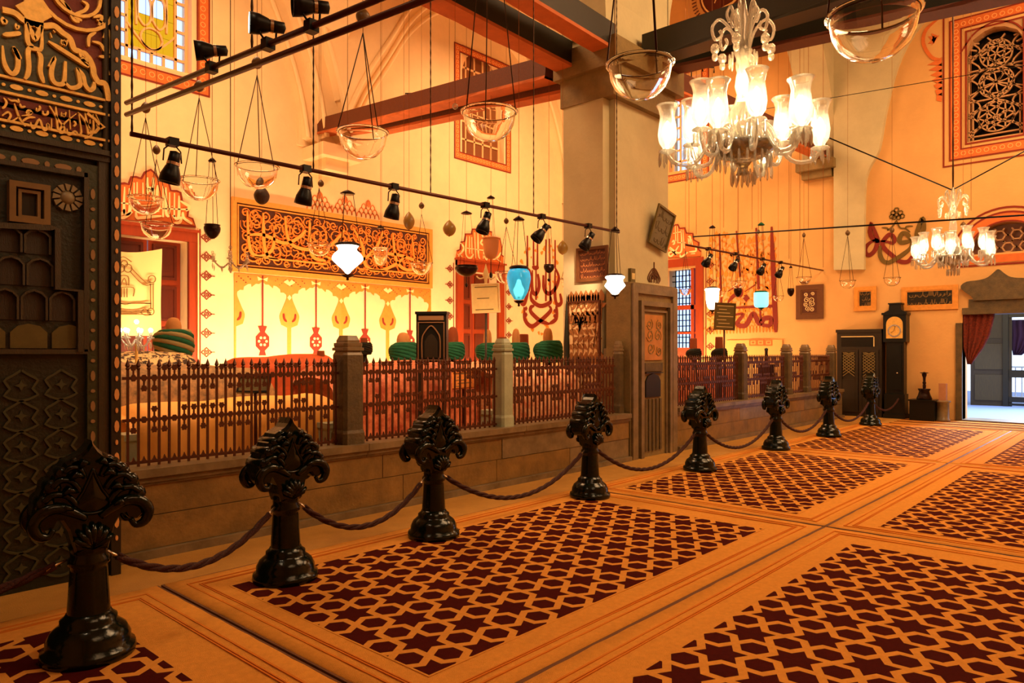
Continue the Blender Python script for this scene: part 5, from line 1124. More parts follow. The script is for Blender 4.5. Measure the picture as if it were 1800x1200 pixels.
F3 = FX(23.6); u = uX(1764, 0, 23.6)[0]; Z3 = lambda y: uX(1770, y, 23.6)[1]
mb = MB(); mb.fbox(F3, u, u+.12, .02, Z3(530), 0, .12); bw(mb, 'post', CLOCKB, t); mb = MB(); mb.fbox(F3, u+.12, u+1.4, Z3(558), Z3(548), 0, .08); bw(mb, 'lintel', CLOCKB, t)
for y0, y1 in ((663, 650), (706, 697), (712, 708)): mb = MB(); mb.fbox(F3, u+.12, u+1.4, Z3(y0), Z3(y1), .02, .06); bw(mb, 'cross_bar', CLOCKB, t)
t = thing('white_railing', 'white railing in the bright courtyard beyond the doorway', 'railing', (26.0, 2.6, .02))
for k in range(16): mb = MB(); mb.box((-.02, -1.2+k*.16, 0), (.02, -1.17+k*.16, 1.0)); mb.build('bar', WHITEP, t)
for z in (.1, 1.0): mb = MB(); mb.box((-.03, -1.3, z), (.03, 1.4, z+.05)); mb.build('rail', WHITEP, t)
# ---------------------------------------------------------------- hanging glass bowls
CEIL = 12.98
bowl_me = {}
def bowl(x, yr, wpx, t, ap, label, tint=GLASS, cord_top=CEIL, ball=False, prof=None, r3=3):
    """x, yr: pixel of the rim centre; t: distance; ap: pixel row where the three chains meet"""
    c = PT(x, yr, t); r = wpx/FP*t/2; h = r*1.02
    T = thing('glass_bowl_lamp', label, 'hanging lamp', (c.x, c.y, c.z-h), 'clear glass bowl lamps')
    key = 'b'
    if key not in bowl_me:
        R = 1.0; o = [(0, .0), (.25, .02), (.5, .12), (.72, .32), (.84, .55), (.89, .78), (.90, .93), (.985, .97), (1.0, 1.0)]
        i_ = [(.965, 1.005), (.955, .99), (.87, .955), (.855, .78), (.80, .56), (.68, .35), (.47, .16), (.25, .06), (0, .045)]
        mb = MB(); mb.lathe(o+i_, 32); b = mb.build('bowl', GLASS, T); bowl_me[key] = b.data
        mb = MB(); mb.tube([(.92*math.cos(a*PI/16), .92*math.sin(a*PI/16), .94) for a in range(32)], .014, 5, closed=True); rg = mb.build('wire_ring', CHAINM, T); bowl_me['r'] = rg.data
    else:
        b = bpy.data.objects.new('bowl', bowl_me[key]); COL.objects.link(b); b.parent = T
        rg = bpy.data.objects.new('wire_ring', bowl_me['r']); COL.objects.link(rg); rg.parent = T
    b.scale = (r, r, h); rg.scale = (r, r, h)
    za = EYE+(618-ap)/FP*t-(c.z-h)
    cr = .0035 if t > 5 else .0045
    for k in range(3):
        a = k*2*PI/3+x*.7; mb = MB(); p = (r*.96*math.cos(a), r*.96*math.sin(a), h*.97); mb.tube([p, (0, 0, za)], cr+.001, 5); mb.build('chain', CHAINM, T)
    mb = MB(); mb.tube([(0, 0, za), (0, 0, min(cord_top, CEIL)-(c.z-h))], .003, 5); mb.build('cord', CORD, T)
    return T
TT = lambda y: min(1.78*FP/(618-y), 16.5)
bl = [(1535, 24, 160, 3.75, -700, 'largest glass bowl, cut by the top edge near the big chandelier'), (1125, 112, 122, 4.45, -420, 'large clear glass bowl hanging before the pier block'),
      (860, 196, 102, 5.3, -260, 'glass bowl hanging before the arched window and the brown beams'), (638, 232, 92, 5.85, 58, 'glass bowl under the brown egg near the left end of the brown beams'),
      (452, 292, 77, 6.9, 132, 'glass bowl below the double lamp rail, over the dark speckled egg'), (350, 316, 70, 7.6, 172, 'glass bowl right of the painted crown, below the spotlight row'),
      (256, 347, 60, 8.4, 207, 'upper glass bowl before the painted door crown'), (275, 392, 56, 9.6, 280, 'lower glass bowl before the painted door crown'),
      (561, 428, 43, 11.5, 330, 'glass bowl before the brown carved panel, left of the lit white lamp'), (741, 462, 41, 13, 376, 'glass bowl at the right end of the brown carved panel'),
      (890, 478, 42, 13.2, 398, 'glass bowl half hidden behind the blue lamp'), (1008, 490, 48, 11.5, 412, 'left of two wide glass bowls before the pier flank'), (1046, 487, 44, 12.5, 418, 'right of two wide glass bowls before the pier flank'),
      (1490, 493, 28, 15.5, 414, 'glass bowl at the left of the double calligraphic sign on the hall wall'), (1568, 488, 29, 15.0, 410, 'glass bowl under the double calligraphic sign'), (1413, 487, 27, 16.2, 418, 'glass bowl above the ornate brown framed inscription'),
      (1205, 508, 22, 16, 440, 'small glass bowl before the gridded window right of the pier'), (1298, 494, 28, 16, 440, 'glass bowl before the tall maroon strokes'), (1368, 520, 20, 16.4, 470, 'faint glass bowl right of the aqua lamp'), (1266, 512, 20, 16.4, 440, 'faint glass bowl right of the lit cup lamp')]
for b in bl: bowl(*b)
q = PT(800, 187, 5.2); t = thing('glass_ball', 'small pale ball hanging just left of the bowl before the beams', 'ornament', q); mb = MB(); mb.ball((0, 0, 0), .022, 12); mb.build('ball', SHADE, t); mb = MB(); mb.tube([(0, 0, .02), (0, 0, CEIL-q.z)], .002, 4); mb.build('thread', CORD, t)
# ---------------------------------------------------------------- eggs threaded on the cords
egg_me = None
def egg(x, y, w, h, t, label, m_=EGG, seam=False, own=True):
    q = PT(x, y, t); r = w/FP*t/2; hh = h/FP*t/2
    T = thing('hanging_egg', label, 'egg', (q.x, q.y, q.z-hh), 'ostrich eggs on the lamp cords')
    mb = MB(); mb.lathe([(r*s_*1.0, hh+hh*c_) for s_, c_ in [(math.sin(PI*k/14)*(1-.42*max(0, -math.cos(PI*k/14))**1.3), -math.cos(PI*k/14)) for k in range(15)]], 16); mb.build('shell', m_, T)
    if seam:
        mb = MB(); mb.tube([(r*1.03*math.sin(a*PI/12)*math.cos(1.0), r*1.03*math.sin(a*PI/12)*math.sin(1.0), hh-hh*1.02*math.cos(a*PI/12)) for a in range(13)], .006, 5); mb.build('band', BROWNP, T)
    if own: mb = MB(); mb.tube([(0, 0, hh*2), (0, 0, CEIL-(q.z-hh))], .003, 4); mb.build('cord', CORD, T)
eg = [(638, 28, 25, 28, 5.85, 'brown drop shaped egg under the double lamp rail, over the bowl by the beams'), (452, 110, 19, 22, 6.9, 'brown egg just below the double lamp rail'), (350, 151, 17, 21, 7.6, 'brown egg at the corner of the stained window border'), (256, 189, 16, 20, 8.4, 'egg at the left end of the double rail'), (275, 263, 13, 17, 9.6, 'small egg under the left end of the lower rail'),
      (564, 322, 11, 13, 11.4, 'small dark egg between two spotlights above the carved panel'), (741, 361, 10, 12, 13, 'small egg right of the round seamed egg'), (890, 388, 9, 11, 13.2, 'small egg left of the blue lamp cords'), (1008, 409, 7, 9, 11.5, 'left of two tiny eggs on the pier flank'), (1046, 413, 7, 9, 12.5, 'right of two tiny eggs on the pier flank'),
      (1490, 409, 8, 10, 15.5, 'egg above the bowl at the left of the calligraphic sign'), (1568, 404, 8, 11, 15, 'egg touching the calligraphic sign'), (1413, 413, 6, 9, 16.2, 'egg above the far bowl over the brown frame'), (1693, 395, 9, 11, 14.6, 'egg at the left rise of the lunette border'), (1333, 407, 6, 8, 16, 'tiny egg before the tall maroon strokes')]
for e in eg: egg(*e, own=e[0] in (564, 1693, 1333))
egg(460, 343, 27, 33, 9.5, 'big dark speckled egg above the left end of the carved panel', EGGD)
egg(719, 388, 20, 31, 10, 'flat seamed oval egg at the right end of the carved panel', EGGL, True); egg(790, 401, 23, 28, 10.5, 'golden seamed egg hanging beside the middle door crown', EGGL, True); egg(989, 435, 19, 24, 10.5, 'golden seamed egg beside the maroon lettering', EGGL, True)
# ---------------------------------------------------------------- metal and glass lamps
def lamp(x, ytop, ybot, wpx, t, ap, label, prof, m_, top=None, name='hanging_lamp', extra=None, disc=True, cap_m=POT, glow=0):
    c = PT(x, ybot, t); H_ = (ybot-ytop)/FP*t; r = wpx/FP*t/2
    T = thing(name, label, 'hanging lamp', c)
    mb = MB(); mb.lathe([(max(0, p)*r, z*H_) for p, z in crom(prof, 3)], 24); mb.build('body', m_, T)
    if extra == 'cap': mb = MB(); mb.lathe([(r*.35, H_*.98), (r*.8, H_*1.0), (r*.85, H_*1.05), (r*.7, H_*1.1), (r*.5, H_*1.12)], 16, cap=True); mb.build('cap', cap_m, T); mb = MB(); mb.lathe([(r*.45, -H_*.02), (r*.35, -H_*.08), (r*.08, -H_*.12), (r*.1, -H_*.2), (0, -H_*.22)], 12); mb.build('finial', cap_m, T)
    if extra == 'tassel': mb = MB(); mb.lathe([(.006, -H_*1.0), (.02, -H_*.9), (.03, -H_*.75), (.008, -H_*.6), (.006, 0)], 8); mb.build('tassel', cap_m, T)
    za = EYE+(618-ap)/FP*t-c.z
    for k in range(3): mb = MB(); a = k*2.09+x; mb.tube([(r*.8*math.cos(a), r*.8*math.sin(a), H_*1.0), (r*.35*math.cos(a), r*.35*math.sin(a), za)], .004, 4); mb.build('chain', CHAINM, T)
    if disc: mb = MB(); mb.lathe([(.0, za+.05), (r*.25, za+.03), (r*.5, za), (r*.45, za-.01), (0, za-.01)], 12); mb.build('suspension_disc', cap_m, T)
    mb = MB(); mb.tube([(0, 0, za), (0, 0, CEIL-c.z)], .004, 4); mb.build('cord', CORD, T)
    if glow: point('lamp_glow', (c.x, c.y, c.z-.1), glow, (1, .85, .6), .08)
    return T
POTP = [(0, 0), (.3, .05), (.7, .25), (.95, .55), (1, .8), (.9, .95), (1, 1), (.85, 1), (.82, .8), (0, .75)]
CUPP = [(.0, 0), (.45, .03), (.75, .2), (.9, .5), (.97, .9), (1.08, .95), (1.05, 1), (.9, .99), (.8, .5), (.4, .1), (0, .06)]
lamp(373, 395, 420, 28, 9.2, 283, 'small dark bronze pot lamp right of the first door', POTP, POT)
lamp(820, 467, 486, 41, 12, 375, 'dark wide bronze bowl lamp with tassel before the middle door', POTP, POT, extra='tassel')
lamp(965, 465, 480, 19, 11, 400, 'small dark cup lamp over the maroon lettering', POTP, POT, extra='tassel')
lamp(1297, 507, 522, 14, 15.5, 452, 'small dark cup lamp before the tall maroon strokes', POTP, POT)
lamp(1390, 507, 521, 12, 16.3, 470, 'small dark goblet lamp left of the ornate brown frame', POTP, POT)
lamp(863, 418, 455, 30, 12, 348, 'frosted cup lamp before the middle door crown', CUPP, mat('frosted_cup', (.90, .62, .38), .4, trans=.2), extra='tassel')
lamp(669, 436, 466, 26, 12, 400, 'clear bell glass lamp before the carved panel right of the lit lamp', CUPP, GLASS)
# lit lamps
lamp(611, 432, 482, 54, 9.5, 340, 'bright lit white onion lamp before the carved panel', [(0, 0), (.15, .05), (.3, .15), (.65, .32), (.95, .48), (1, .58), (.85, .72), (.6, .84), (.62, .93), (.72, 1), (.6, 1), (.5, .85), (0, .8)], ORIMP, extra='cap', name='lit_hanging_lamp', glow=0)
lamp(912, 473, 527, 42, 8.8, 386, 'large blue glass lamp with a glowing heart, hanging left of the pier', [(0, 0), (.35, .01), (.5, .08), (.8, .3), (.98, .6), (1, .75), (.9, .92), (.7, 1), (.6, 1), (0, .98)], BLUEG, extra='cap', name='lit_hanging_lamp')
o = bpy.data.objects[[x.name for x in bpy.data.objects if x.get('label', '').startswith('large blue glass lamp')][0]]
mb = MB(); mb.lathe([(0, .04), (.05, .05), (.07, .12), (.04, .18), (.02, .24), (0, .25)], 14); mb.build('lit_bulb', ORIMP, o); point('lamp_glow', tuple(o.location+Vector((0, 0, .3))), 2.0, (.8, .95, 1), .03)

lamp(1081, 485, 518, 36, 8.6, 405, 'bright lit white onion lamp before the left edge of the pier', [(0, 0), (.3, .04), (.55, .2), (.95, .42), (1, .52), (.8, .68), (.78, .8), (.95, .92), (.8, 1), (0, .98)], ORIMP, extra='cap', name='lit_hanging_lamp')
lamp(1252, 508, 544, 24, 13, 400, 'lit white cup lamp right of the gridded window', CUPP, ORIMP, extra='cap', name='lit_hanging_lamp')
lamp(1338, 514, 540, 25, 13, 395, 'lit aqua cylinder lamp with a green cap', [(0, 0), (.7, .0), (.95, .12), (1, .3), (1, .9), (.9, 1), (0, 1)], AQUA, extra='cap', name='lit_hanging_lamp', cap_m=GREENC)
# long bare cords and chains crossing the view
def cordline(x, y0, t, y1, label, r=.004, m_=CORD, name='hanging_chain'):
    a = PT(x, y0, t); T = thing(name, label, 'chain', a); mb = MB(); zt = (EYE+(618-y1)/FP*t) if y1 is not None else CEIL
    n = max(2, int((zt-a.z)/.05)) if m_ is CHAINM else 1
    mb.tube([(0, 0, (zt-a.z)*i/n) for i in range(n+1)], (lambda s_: r) if n == 1 else [r*(1+.5*(i % 2)) for i in range(n+1)], 4); mb.build('links', m_, T); return T
def bracket(x, y, t, w, s_, label):
    q = PT(x, y, t); T = thing('iron_hook', label, 'hook', q); d = Vector((SA, -CA, 0))*s_
    mb = MB(); mb.tube([(0, 0, 0), d*w*.5+Vector((0, 0, .02)), d*w, d*w+Vector((0, 0, -.12))], .012, 5); mb.build('rod', IRONB, T)
cordline(412, 352, 13, None, 'thin cord running up from the left end of the carved panel')
cordline(710, 383, 13, None, 'thin cord above the flat seamed egg'); cordline(671, 400, 11.8, None, 'cord of the clear bell glass lamp, left of the beam bowl', .003)
for i, (x, y1) in enumerate(((1211, 415), (1224, 412), (1272, 400), (1322, 403), (1387, 455), (1406, 470), (1421, 404), (1447, 470))): cordline(x, y1, 15.5, None, 'thin cord number %s from the left in the bay right of the pier' % ('one', 'two', 'three', 'four', 'five', 'six', 'seven', 'eight')[i], .005)
cordline(1707, 370, 14.5, None, 'thin cord before the tall tracery window')
def onseg(a, b, x):
    a, b = Vector(a), Vector(b); f_ = lambda p: 900+(p.x*SA-p.y*CA)/(p.x*CA+p.y*SA)*FP
    return min((a.lerp(b, k/200) for k in range(201)), key=lambda p: abs(f_(p)-x))
B1 = (PY(557, 238, YB-.02), (8.62, 6.7, 5.55)); B3 = ((px1, 6.25, 5.9), (XR-.02, 6.25, 6.25))
def hook(seg, x, up, w, top, label):
    p = onseg(*seg, x)+Vector((0, 0, top)); T = thing('iron_hook', label, 'hook', p); d = Vector((SA, -CA, 0))
    mb = MB(); mb.tube([(0, 0, 0), (0, 0, up), d*w+Vector((0, 0, up)), d*w+Vector((0, 0, up-.1))], .014, 5); mb.build('rod', IRONB, T)
hook(B1, 712, .12, .2, .33, 'small iron hook on the upper brown beam')
for i, (x, y, w) in enumerate(((1200, 129, .35), (1215, 150, .4), (1325, 163, .2), (1400, 210, .2))): hook(B3, x, (.2, .25, .35, .3)[i], w, .335, ('iron hook bracket nearest the pier on its right side', 'second iron hook bracket right of the pier', 'iron hook bracket beside the chandelier stem', 'iron hook bracket behind the right chandelier shades')[i])
# ---------------------------------------------------------------- lamp rails and spotlights
def rail(name, label, a, b, r, m_, mult=1, gap=.05):
    a, b = Vector(a), Vector(b); T = thing(name, label, 'lamp rail', a); sd = (b-a).cross(Vector((0, 0, 1))).normalized()
    for k in range(mult): mb = MB(); o = Vector((0, 0, -gap*k)); mb.tube([o, b-a+o], r, 8); mb.build('bar', m_, T)
    return T
ra, rb = PY(229, 235, 5.6), PY(1088, 408, 5.6)
R1 = rail('lamp_rail', 'long brown lamp rail over the railing with seven spotlights', ra, rb, .019, TRACK)
qa = PX(223, 181, ra.x); qb = PX(668, -6, ra.x); a2 = Vector((ra.x, 5.62, qa.z)); qa = PT(222, 181, 5.25); ext = (PT(700, -16, 3.25)-qa); R2 = rail('lamp_rail', 'double black lamp rail slanting up out of the picture', qa, qa+ext*1.5, .017, TRACK, 2, .085)
rc, rd = PY(1206, 430, 6.2), PY(1451, 476, 6.2)
R3 = rail('lamp_rail', 'lamp rail in the bay right of the pier', rc, rd, .02, TRACK)
def spotlamp(p, aim, label, s_=1, up=False):
    p = Vector(p); T = thing('track_spotlight', label, 'spotlight', p, 'spotlights on the lamp rails')
    d = Vector(aim).normalized(); q = d.to_track_quat('Z', 'Y').to_matrix()
    c = Vector((0, 0, -.15*s_ if not up else .11*s_))
    mb = MB(); mb.box((-.03*s_, -.03*s_, -.03), (.03*s_, .03*s_, .03)); mb.build('clamp', IRONB, T)
    mb = MB(); sgn = -1 if not up else 1
    for k in (-1, 1): mb.tube([(0, 0, 0), (k*.05*s_, 0, sgn*.05*s_), (k*.055*s_, 0, sgn*.12*s_)], .006, 5)
    mb.build('yoke', IRONB, T)
    mb = MB(); mb.lathe([(v[0]*s_, v[1]*s_) for v in ((0, -.1), (.032, -.09), (.035, -.03), (.028, -.02), (.04, 0), (.058, .05), (.062, .10), (.055, .10), (.045, .05), (0, .04))], 16, c, M=q); mb.build('housing', IRONB, T)
    mb = MB(); mb.lathe([(.038*s_, -.03*s_), (.038*s_, -.012*s_)], 16, c, M=q); mb.build('collar', SILV, T)
    return T
RD = (rb-ra)
for i, (x, aim) in enumerate(((303, (-.15, .15, -1)), (537, (-.1, .2, -1)), (692, (-.1, .2, -1)), (853, (-.35, .1, -1)), (952, (-.6, .3, -.8)), (1034, (-.5, .3, -.9)))):
    s_ = (PY(x, 0, 5.6).x-ra.x)/RD.x; p = ra+RD*s_; spotlamp(p, aim, ('leftmost spotlight hanging from the long rail', 'second spotlight from the left on the long rail', 'third spotlight from the left, by the carved panel', 'fourth spotlight, above the frosted cup lamp', 'fifth spotlight, above the maroon lettering', 'last spotlight on the long rail, before the pier flank')[i], 1.25)
for i, (x, y, aim, l) in enumerate(((372, 118, (-1, .5, -.15), 'lowest black spotlight on the double rail'), (470, 73, (-1, .45, .0), 'lit middle spotlight on the double rail'), (548, 35, (-1, .45, -.1), 'highest black spotlight on the double rail'))):
    s_ = (x-222)/(700-222); k = s_*3.25/(5.25-(5.25-3.25)*s_) if 0 else None
    # parameter along the rail from its perspective position
    best = min(range(200), key=lambda j: abs(((qa+ext*j/160).x*SA-(qa+ext*j/160).y*CA)/((qa+ext*j/160).x*CA+(qa+ext*j/160).y*SA)*FP+900-x))
    T = spotlamp(qa+ext*best/160, aim, l, .95, True)
    if i == 1:
        mb = MB(); q = Vector(aim).normalized(); mb.lathe([(0, .099), (.055, .099)], 16, (0, 0, .104), M=q.to_track_quat('Z', 'Y').to_matrix()); mb.build('lit_lens', ORIMP, T)
for i, (x, l) in enumerate(((1245, 'leftmost spotlight on the rail right of the pier'), (1292, 'second spotlight on the rail right of the pier'), (1340, 'third spotlight on the rail right of the pier'), (1372, 'rightmost spotlight on the rail right of the pier'))):
    s_ = (PY(x, 0, 6.2).x-rc.x)/(rd.x-rc.x); spotlamp(rc+(rd-rc)*s_, (-.6, .2, -.8), l, 1.3)
def hangchain(p, label, top=CEIL, r=.006): T = thing('hanging_chain', label, 'chain', p); n = int((top-p[2])/.05); mb = MB(); mb.tube([(0, 0, (top-p[2])*i/n) for i in range(n+1)], [r*(1+.6*(i % 2)) for i in range(n+1)], 4); mb.build('links', CHAINM, T)
for i, x in enumerate((232, 551, 757, 938, 1084)):
    s_ = (PY(x, 0, 5.6).x-ra.x)/RD.x; hangchain(ra+RD*s_, 'chain holding the long lamp rail, %s from the left' % ('first', 'second', 'third', 'fourth', 'fifth')[i])
bestp = qa+ext*.52; hangchain(PT(443, 88, (bestp.x*CA+bestp.y*SA)), 'chain holding the double lamp rail')
# thin tie rod and the wires of the far chandelier
def wire(a, b, r, label, name='tie_rod', cat='rod', m_=IRONB): a, b = Vector(a), Vector(b); T = thing(name, label, cat, a); mb = MB(); mb.tube([(0, 0, 0), b-a], r, 6); mb.build('rod', m_, T)
a_ = PX(1218, 416, 12.0); b_ = PX(1800, 378, 12.0); wire(a_, a_+(b_-a_)*1.8, .014, 'long thin dark tie rod crossing above the far chandelier')
c2 = PT(1674, 334, 12.7); wire(PT(1452, 240, 13.2), c2, .012, 'dark wire slanting down to the far chandelier from the left', 'support_wire', 'wire'); wire(c2, PT(1830, 250, 12.2), .012, 'dark wire slanting up from the far chandelier to the right', 'support_wire', 'wire')
wa, wb_ = PX(1455, 173, 13.5), PX(1700, 132, 13.5); wd_ = (wb_-wa)/(wb_.y-wa.y); wire(wa+wd_*(5.95-wa.y), wa+wd_*(-5-wa.y), .006, 'thin faint wire before the upper right wall', 'support_wire', 'wire')
# ---------------------------------------------------------------- crystal chandeliers
def chandelier(loc, label, sc=.96, glow=True):
    T = thing('chandelier', label, 'chandelier', loc, 'lit crystal chandeliers')
    mb = MB(); mb.lathe([(0, .05), (.05, .06), (.03, .10), (.07, .16), (.17, .19), (.24, .25), (.26, .28), (.2, .285), (.06, .27), (.05, .34), (.09, .42), (.105, .52), (.06, .60), (.045, .66), (.06, .72), (.05, .8), (.03, .88), (.045, .92), (.07, .98), (.05, 1.02), (.03, 1.1), (.05, 1.2), (.03, 1.3), (.02, 1.36)], 24); mb.build('stem', CRYS, T)
    mb = MB(); mb.lathe([(.0, .20), (.2, .235), (.23, .27), (.21, .285), (.0, .26)], 24); mb.build('dish', mat('dark_crystal', (.55, .50, .36), .15, trans=.5), T)
    drop = MB(); drop.lathe([(0, 0), (.008, .02), (.011, .06), (.006, .1), (0, .105)], 5, smooth=False)
    dro = drop.build('prism', CRYS, T); dro.location = (.06, 0, -.02); dme = dro.data
    def prisms(parent, n, r, z, base=None, s_=1):
        for k in range(n):
            o = bpy.data.objects.new('prism', dme); COL.objects.link(o); o.parent = parent; a = 2*PI*k/n; o.location = (r*math.cos(a), r*math.sin(a), z); o.scale = (s_, s_, s_)
    prisms(T, 12, .085, -.03, s_=1.1); prisms(T, 22, .20, .10, s_=1.0); prisms(T, 14, .10, .86, s_=1.0)
    arm = shade = bulb = cup = None
    for k in range(12):
        up = k % 2; a = 2*PI*(k+.25)/12; R_ = .56 if not up else .40; zb = .20 if not up else .30; ca, sa = math.cos(a), math.sin(a)
        P_ = lambda r, z: (r*ca, r*sa, z)
        mb = MB(); mb.tube(crom([P_(.06, .32), P_(.14, .42), P_(.22, .34), P_(R_*.62, .10+zb*.3), P_(R_*.88, .09+zb*.3), P_(R_, zb+.02)], 4), .016, 7); ao = mb.build('arm', CRYS, T)
        if shade is None:
            mb = MB(); mb.lathe([(.0, 0), (.03, .0), (.035, .03), (.062, .07), (.072, .13), (.062, .22), (.055, .27), (.066, .32), (.085, .35), (.083, .352), (.063, .322), (.052, .27), (.059, .22), (.068, .13), (.058, .075), (.0, .03)], 18); so = mb.build('glass_shade', SHADE, ao); shade = so.data
            mb = MB(); mb.lathe([(0, .03), (.012, .03), (.014, .09), (.026, .13), (.028, .17), (.018, .21), (0, .235)], 10); bo = mb.build('bulb', BULB, ao); bulb = bo.data
            mb = MB(); mb.lathe([(0, -.03), (.02, -.02), (.05, -.005), (.07, .0), (.065, .008), (0, .0)], 14); cpo = mb.build('drip_cup', CRYS, ao); cup = cpo.data
        else:
            so = bpy.data.objects.new('glass_shade', shade); bo = bpy.data.objects.new('bulb', bulb); cpo = bpy.data.objects.new('drip_cup', cup)
            for o in (so, bo, cpo): COL.objects.link(o); o.parent = ao
        for o in (so, bo, cpo): o.location = P_(R_, zb+.04)
        for q in range(7):
            o = bpy.data.objects.new('prism', dme); COL.objects.link(o); o.parent = ao; aa = 2*PI*q/7; o.location = (R_*ca+.062*math.cos(aa), R_*sa+.062*math.sin(aa), zb-.075); o.scale = (1, 1, 1.05)
    for k in range(6):
        a = 2*PI*k/6+.2; ca, sa = math.cos(a), math.sin(a); P_ = lambda r, z: (r*ca, r*sa, z)
        mb = MB(); mb.tube(crom([P_(.03, .92), P_(.08, 1.12), P_(.17, 1.22), P_(.23, 1.16), P_(.21, 1.07), P_(.16, 1.10), P_(.175, 1.14)], 4), .012, 6); so = mb.build('scroll_arm', CRYS, T)
        mb = MB(); mb.ball(P_(.21, 1.0), .035, 8, sc=(1, 1, 1.2)); mb.ball(P_(.21, .94), .025, 8, sc=(1, 1, 1.3)); mb.build('crystal_drop', CRYS, so)
        mb = MB(); mb.tube(crom([P_(.03, .98), P_(.06, 1.2), P_(.09, 1.32), P_(.12, 1.26), P_(.10, 1.2)], 4), .012, 6); mb.build('scroll_arm', CRYS, T)
    mb = MB(); n = 40; zt = (CEIL-loc[2])/sc; mb.tube([(0, 0, 1.34+(zt-1.34)*i/n) for i in range(n+1)], [.010*(1+.5*(i % 2)) for i in range(n+1)], 5); mb.build('chain', CHAINM, T)
    T.scale = (sc, sc, sc); return T
CH1 = chandelier((4.97, 2.26, 2.72), 'big lit crystal chandelier with glass shades in the upper middle right')
CH2 = copy_tree(CH1); CH2.location = (14.6, 2.78, 2.86); CH2['label'] = 'lit crystal chandelier far back, before the lunette'; CH2.scale = (1.12, 1.12, 1.12)
# small glowing candelabrum between the tombs, and the unlit hanging crystal
def candelabrum(loc, label, R_, n, lit, stand, name, hang=None):
    T = thing(name, label, 'candelabrum' if stand else 'chandelier', loc)
    mb = MB(); mb.lathe([(.0, 0), (.1*R_*4, .0), (.1*R_*3, .02), (.02, .05), (.015, stand)], 12) if stand else mb.lathe([(0, 0), (.03, .05), (.015, .1), (.02, .3)], 10); mb.build('stem', CRYS if not stand else GOLD, T); z = stand or .1
    for k in range(n):
        a = 2*PI*k/n; ca, sa = math.cos(a), math.sin(a); P_ = lambda r, z_: (r*ca, r*sa, z+z_)
        mb = MB(); mb.tube(crom([P_(.01, .05), P_(R_*.5, -.03), P_(R_, .06)], 4), .008, 5); ao = mb.build('arm', CRYS, T)
        mb = MB(); mb.lathe([(0, 0), (.03, .01), (.035, .02), (.012, .03), (.012, .08)], 8, P_(R_, .05)); mb.build('candle_cup', CRYS, ao)
        mb = MB(); mb.ball(P_(R_, .15), .018, 8, sc=(1, 1, 1.2)); mb.build('bulb', BULB if lit else SHADE, ao)
        mb = MB(); mb.lathe([(0, -.1), (.01, -.05), (0, 0)], 5, P_(R_, .03)); mb.lathe([(0, -.08), (.01, -.04), (0, 0)], 5, P_(R_*.5, -.01)); mb.build('prism', CRYS, ao)
    mb = MB(); mb.ball((0, 0, z+.24), .024, 8); mb.build('bulb', BULB if lit else SHADE, T)
    if hang: mb = MB(); mb.tube([(0, 0, z+.2), (0, 0, hang-loc[2])], .006, 5); mb.build('chain', CHAINM, T)
    return T
q = PT(240, 604, 7.9); candelabrum((q.x, q.y, .42), 'small lit crystal candelabrum behind the black and white tomb cover', .155, 7, True, q.z-.42, 'candelabrum')
q = PT(405, 480, 9.5); candelabrum(q, 'unlit hanging crystal chandelier at the lower left corner of the carved panel', .24, 6, False, 0, 'hanging_crystal', CEIL)
# ---------------------------------------------------------------- tombs under cloth, turbans on their heads
def cloth_tomb(name, label, x0, x1, y0, y1, z0, h, mats, slope=.0, fold=.02, seed=0, band=None, cat='tomb', ridge=.5, stand=True):
    t = thing(name, label, cat, ((x0+x1)/2, (y0+y1)/2, z0)); rnd = random.Random(seed); mb = MB(); nx = 46; W_ = y1-y0; Lx = x1-x0
    prof = []
    m_ = 26
    for j in range(m_+1):
        s_ = j/m_
        if s_ < .3: y = -.5-.04*(1-s_/.3); z = s_/.3*.72
        elif s_ > .7: y = .5+.04*((s_-.7)/.3); z = (1-s_)/.3*.72
        else: q = (s_-.3)/.4; an = PI*q; y = -.5*math.cos(an); z = .72+.28*math.sin(an)**.8
        prof.append((y, z))
    vs = []
    for i in range(nx+1):
        u = i/nx; x = -Lx/2+Lx*u; hh = h*(1+slope*(u-.5)); e = min(1, min(u, 1-u)*14); k = .80+.20*math.sqrt(max(0, 1-(1-e)**2))
        for y, z in prof:
            amp = fold*(1-z)**.6; f_ = amp*math.sin(x*19+seed+2*math.sin(x*5))+amp*.6*math.sin(x*43+seed)
            vs.append((x+(.0), (y*W_)*k+(f_ if y > 0 else -f_)*(1 if abs(y) > .3 else 0), z*hh*(.86+.14*e)+.01*math.sin(x*7+y*4)*(z > .5)))
    n = m_+1
    fs = [(i*n+j, (i+1)*n+j, (i+1)*n+j+1, i*n+j+1) for i in range(nx) for j in range(m_)]; fs += [list(range(n))[::-1], [nx*n+j for j in range(n)]]
    mb.add(vs, fs, 0, True); mb.build('cover', mats[0], t)
    if band:
        mb = MB(); vs = []
        for i in range(nx+1):
            u = .02+.96*i/nx; x = -Lx/2+Lx*u; hh = h*(1+slope*(u-.5))
            for y, z in prof[3:9]: vs.append((x, y*W_-.03+(-.0), z*hh))
        mb.add(vs, [(i*6+j, (i+1)*6+j, (i+1)*6+j+1, i*6+j+1) for i in range(nx) for j in range(5)], 0, True); o = mb.build('embroidered_band', band, t); o.modifiers.new('s', 'SOLIDIFY').thickness = .01
    mb = MB(); mb.tube([(-Lx/2+.01+Lx*i/40*.995, -W_/2-.045-.012*math.sin(i*1.3), .035) for i in range(41)], .018, 6); mb.build('fringe', GOLDP, t)
    return t
def plat(x0, x1, y0, y1, label): t = thing('tomb_platform', label, 'platform', ((x0+x1)/2, (y0+y1)/2, .42)); mb = MB(); mb.box((x0, y0, .42), (x1, y1, .58)); bw(mb, 'slab', MARB, t)
ZP = .42
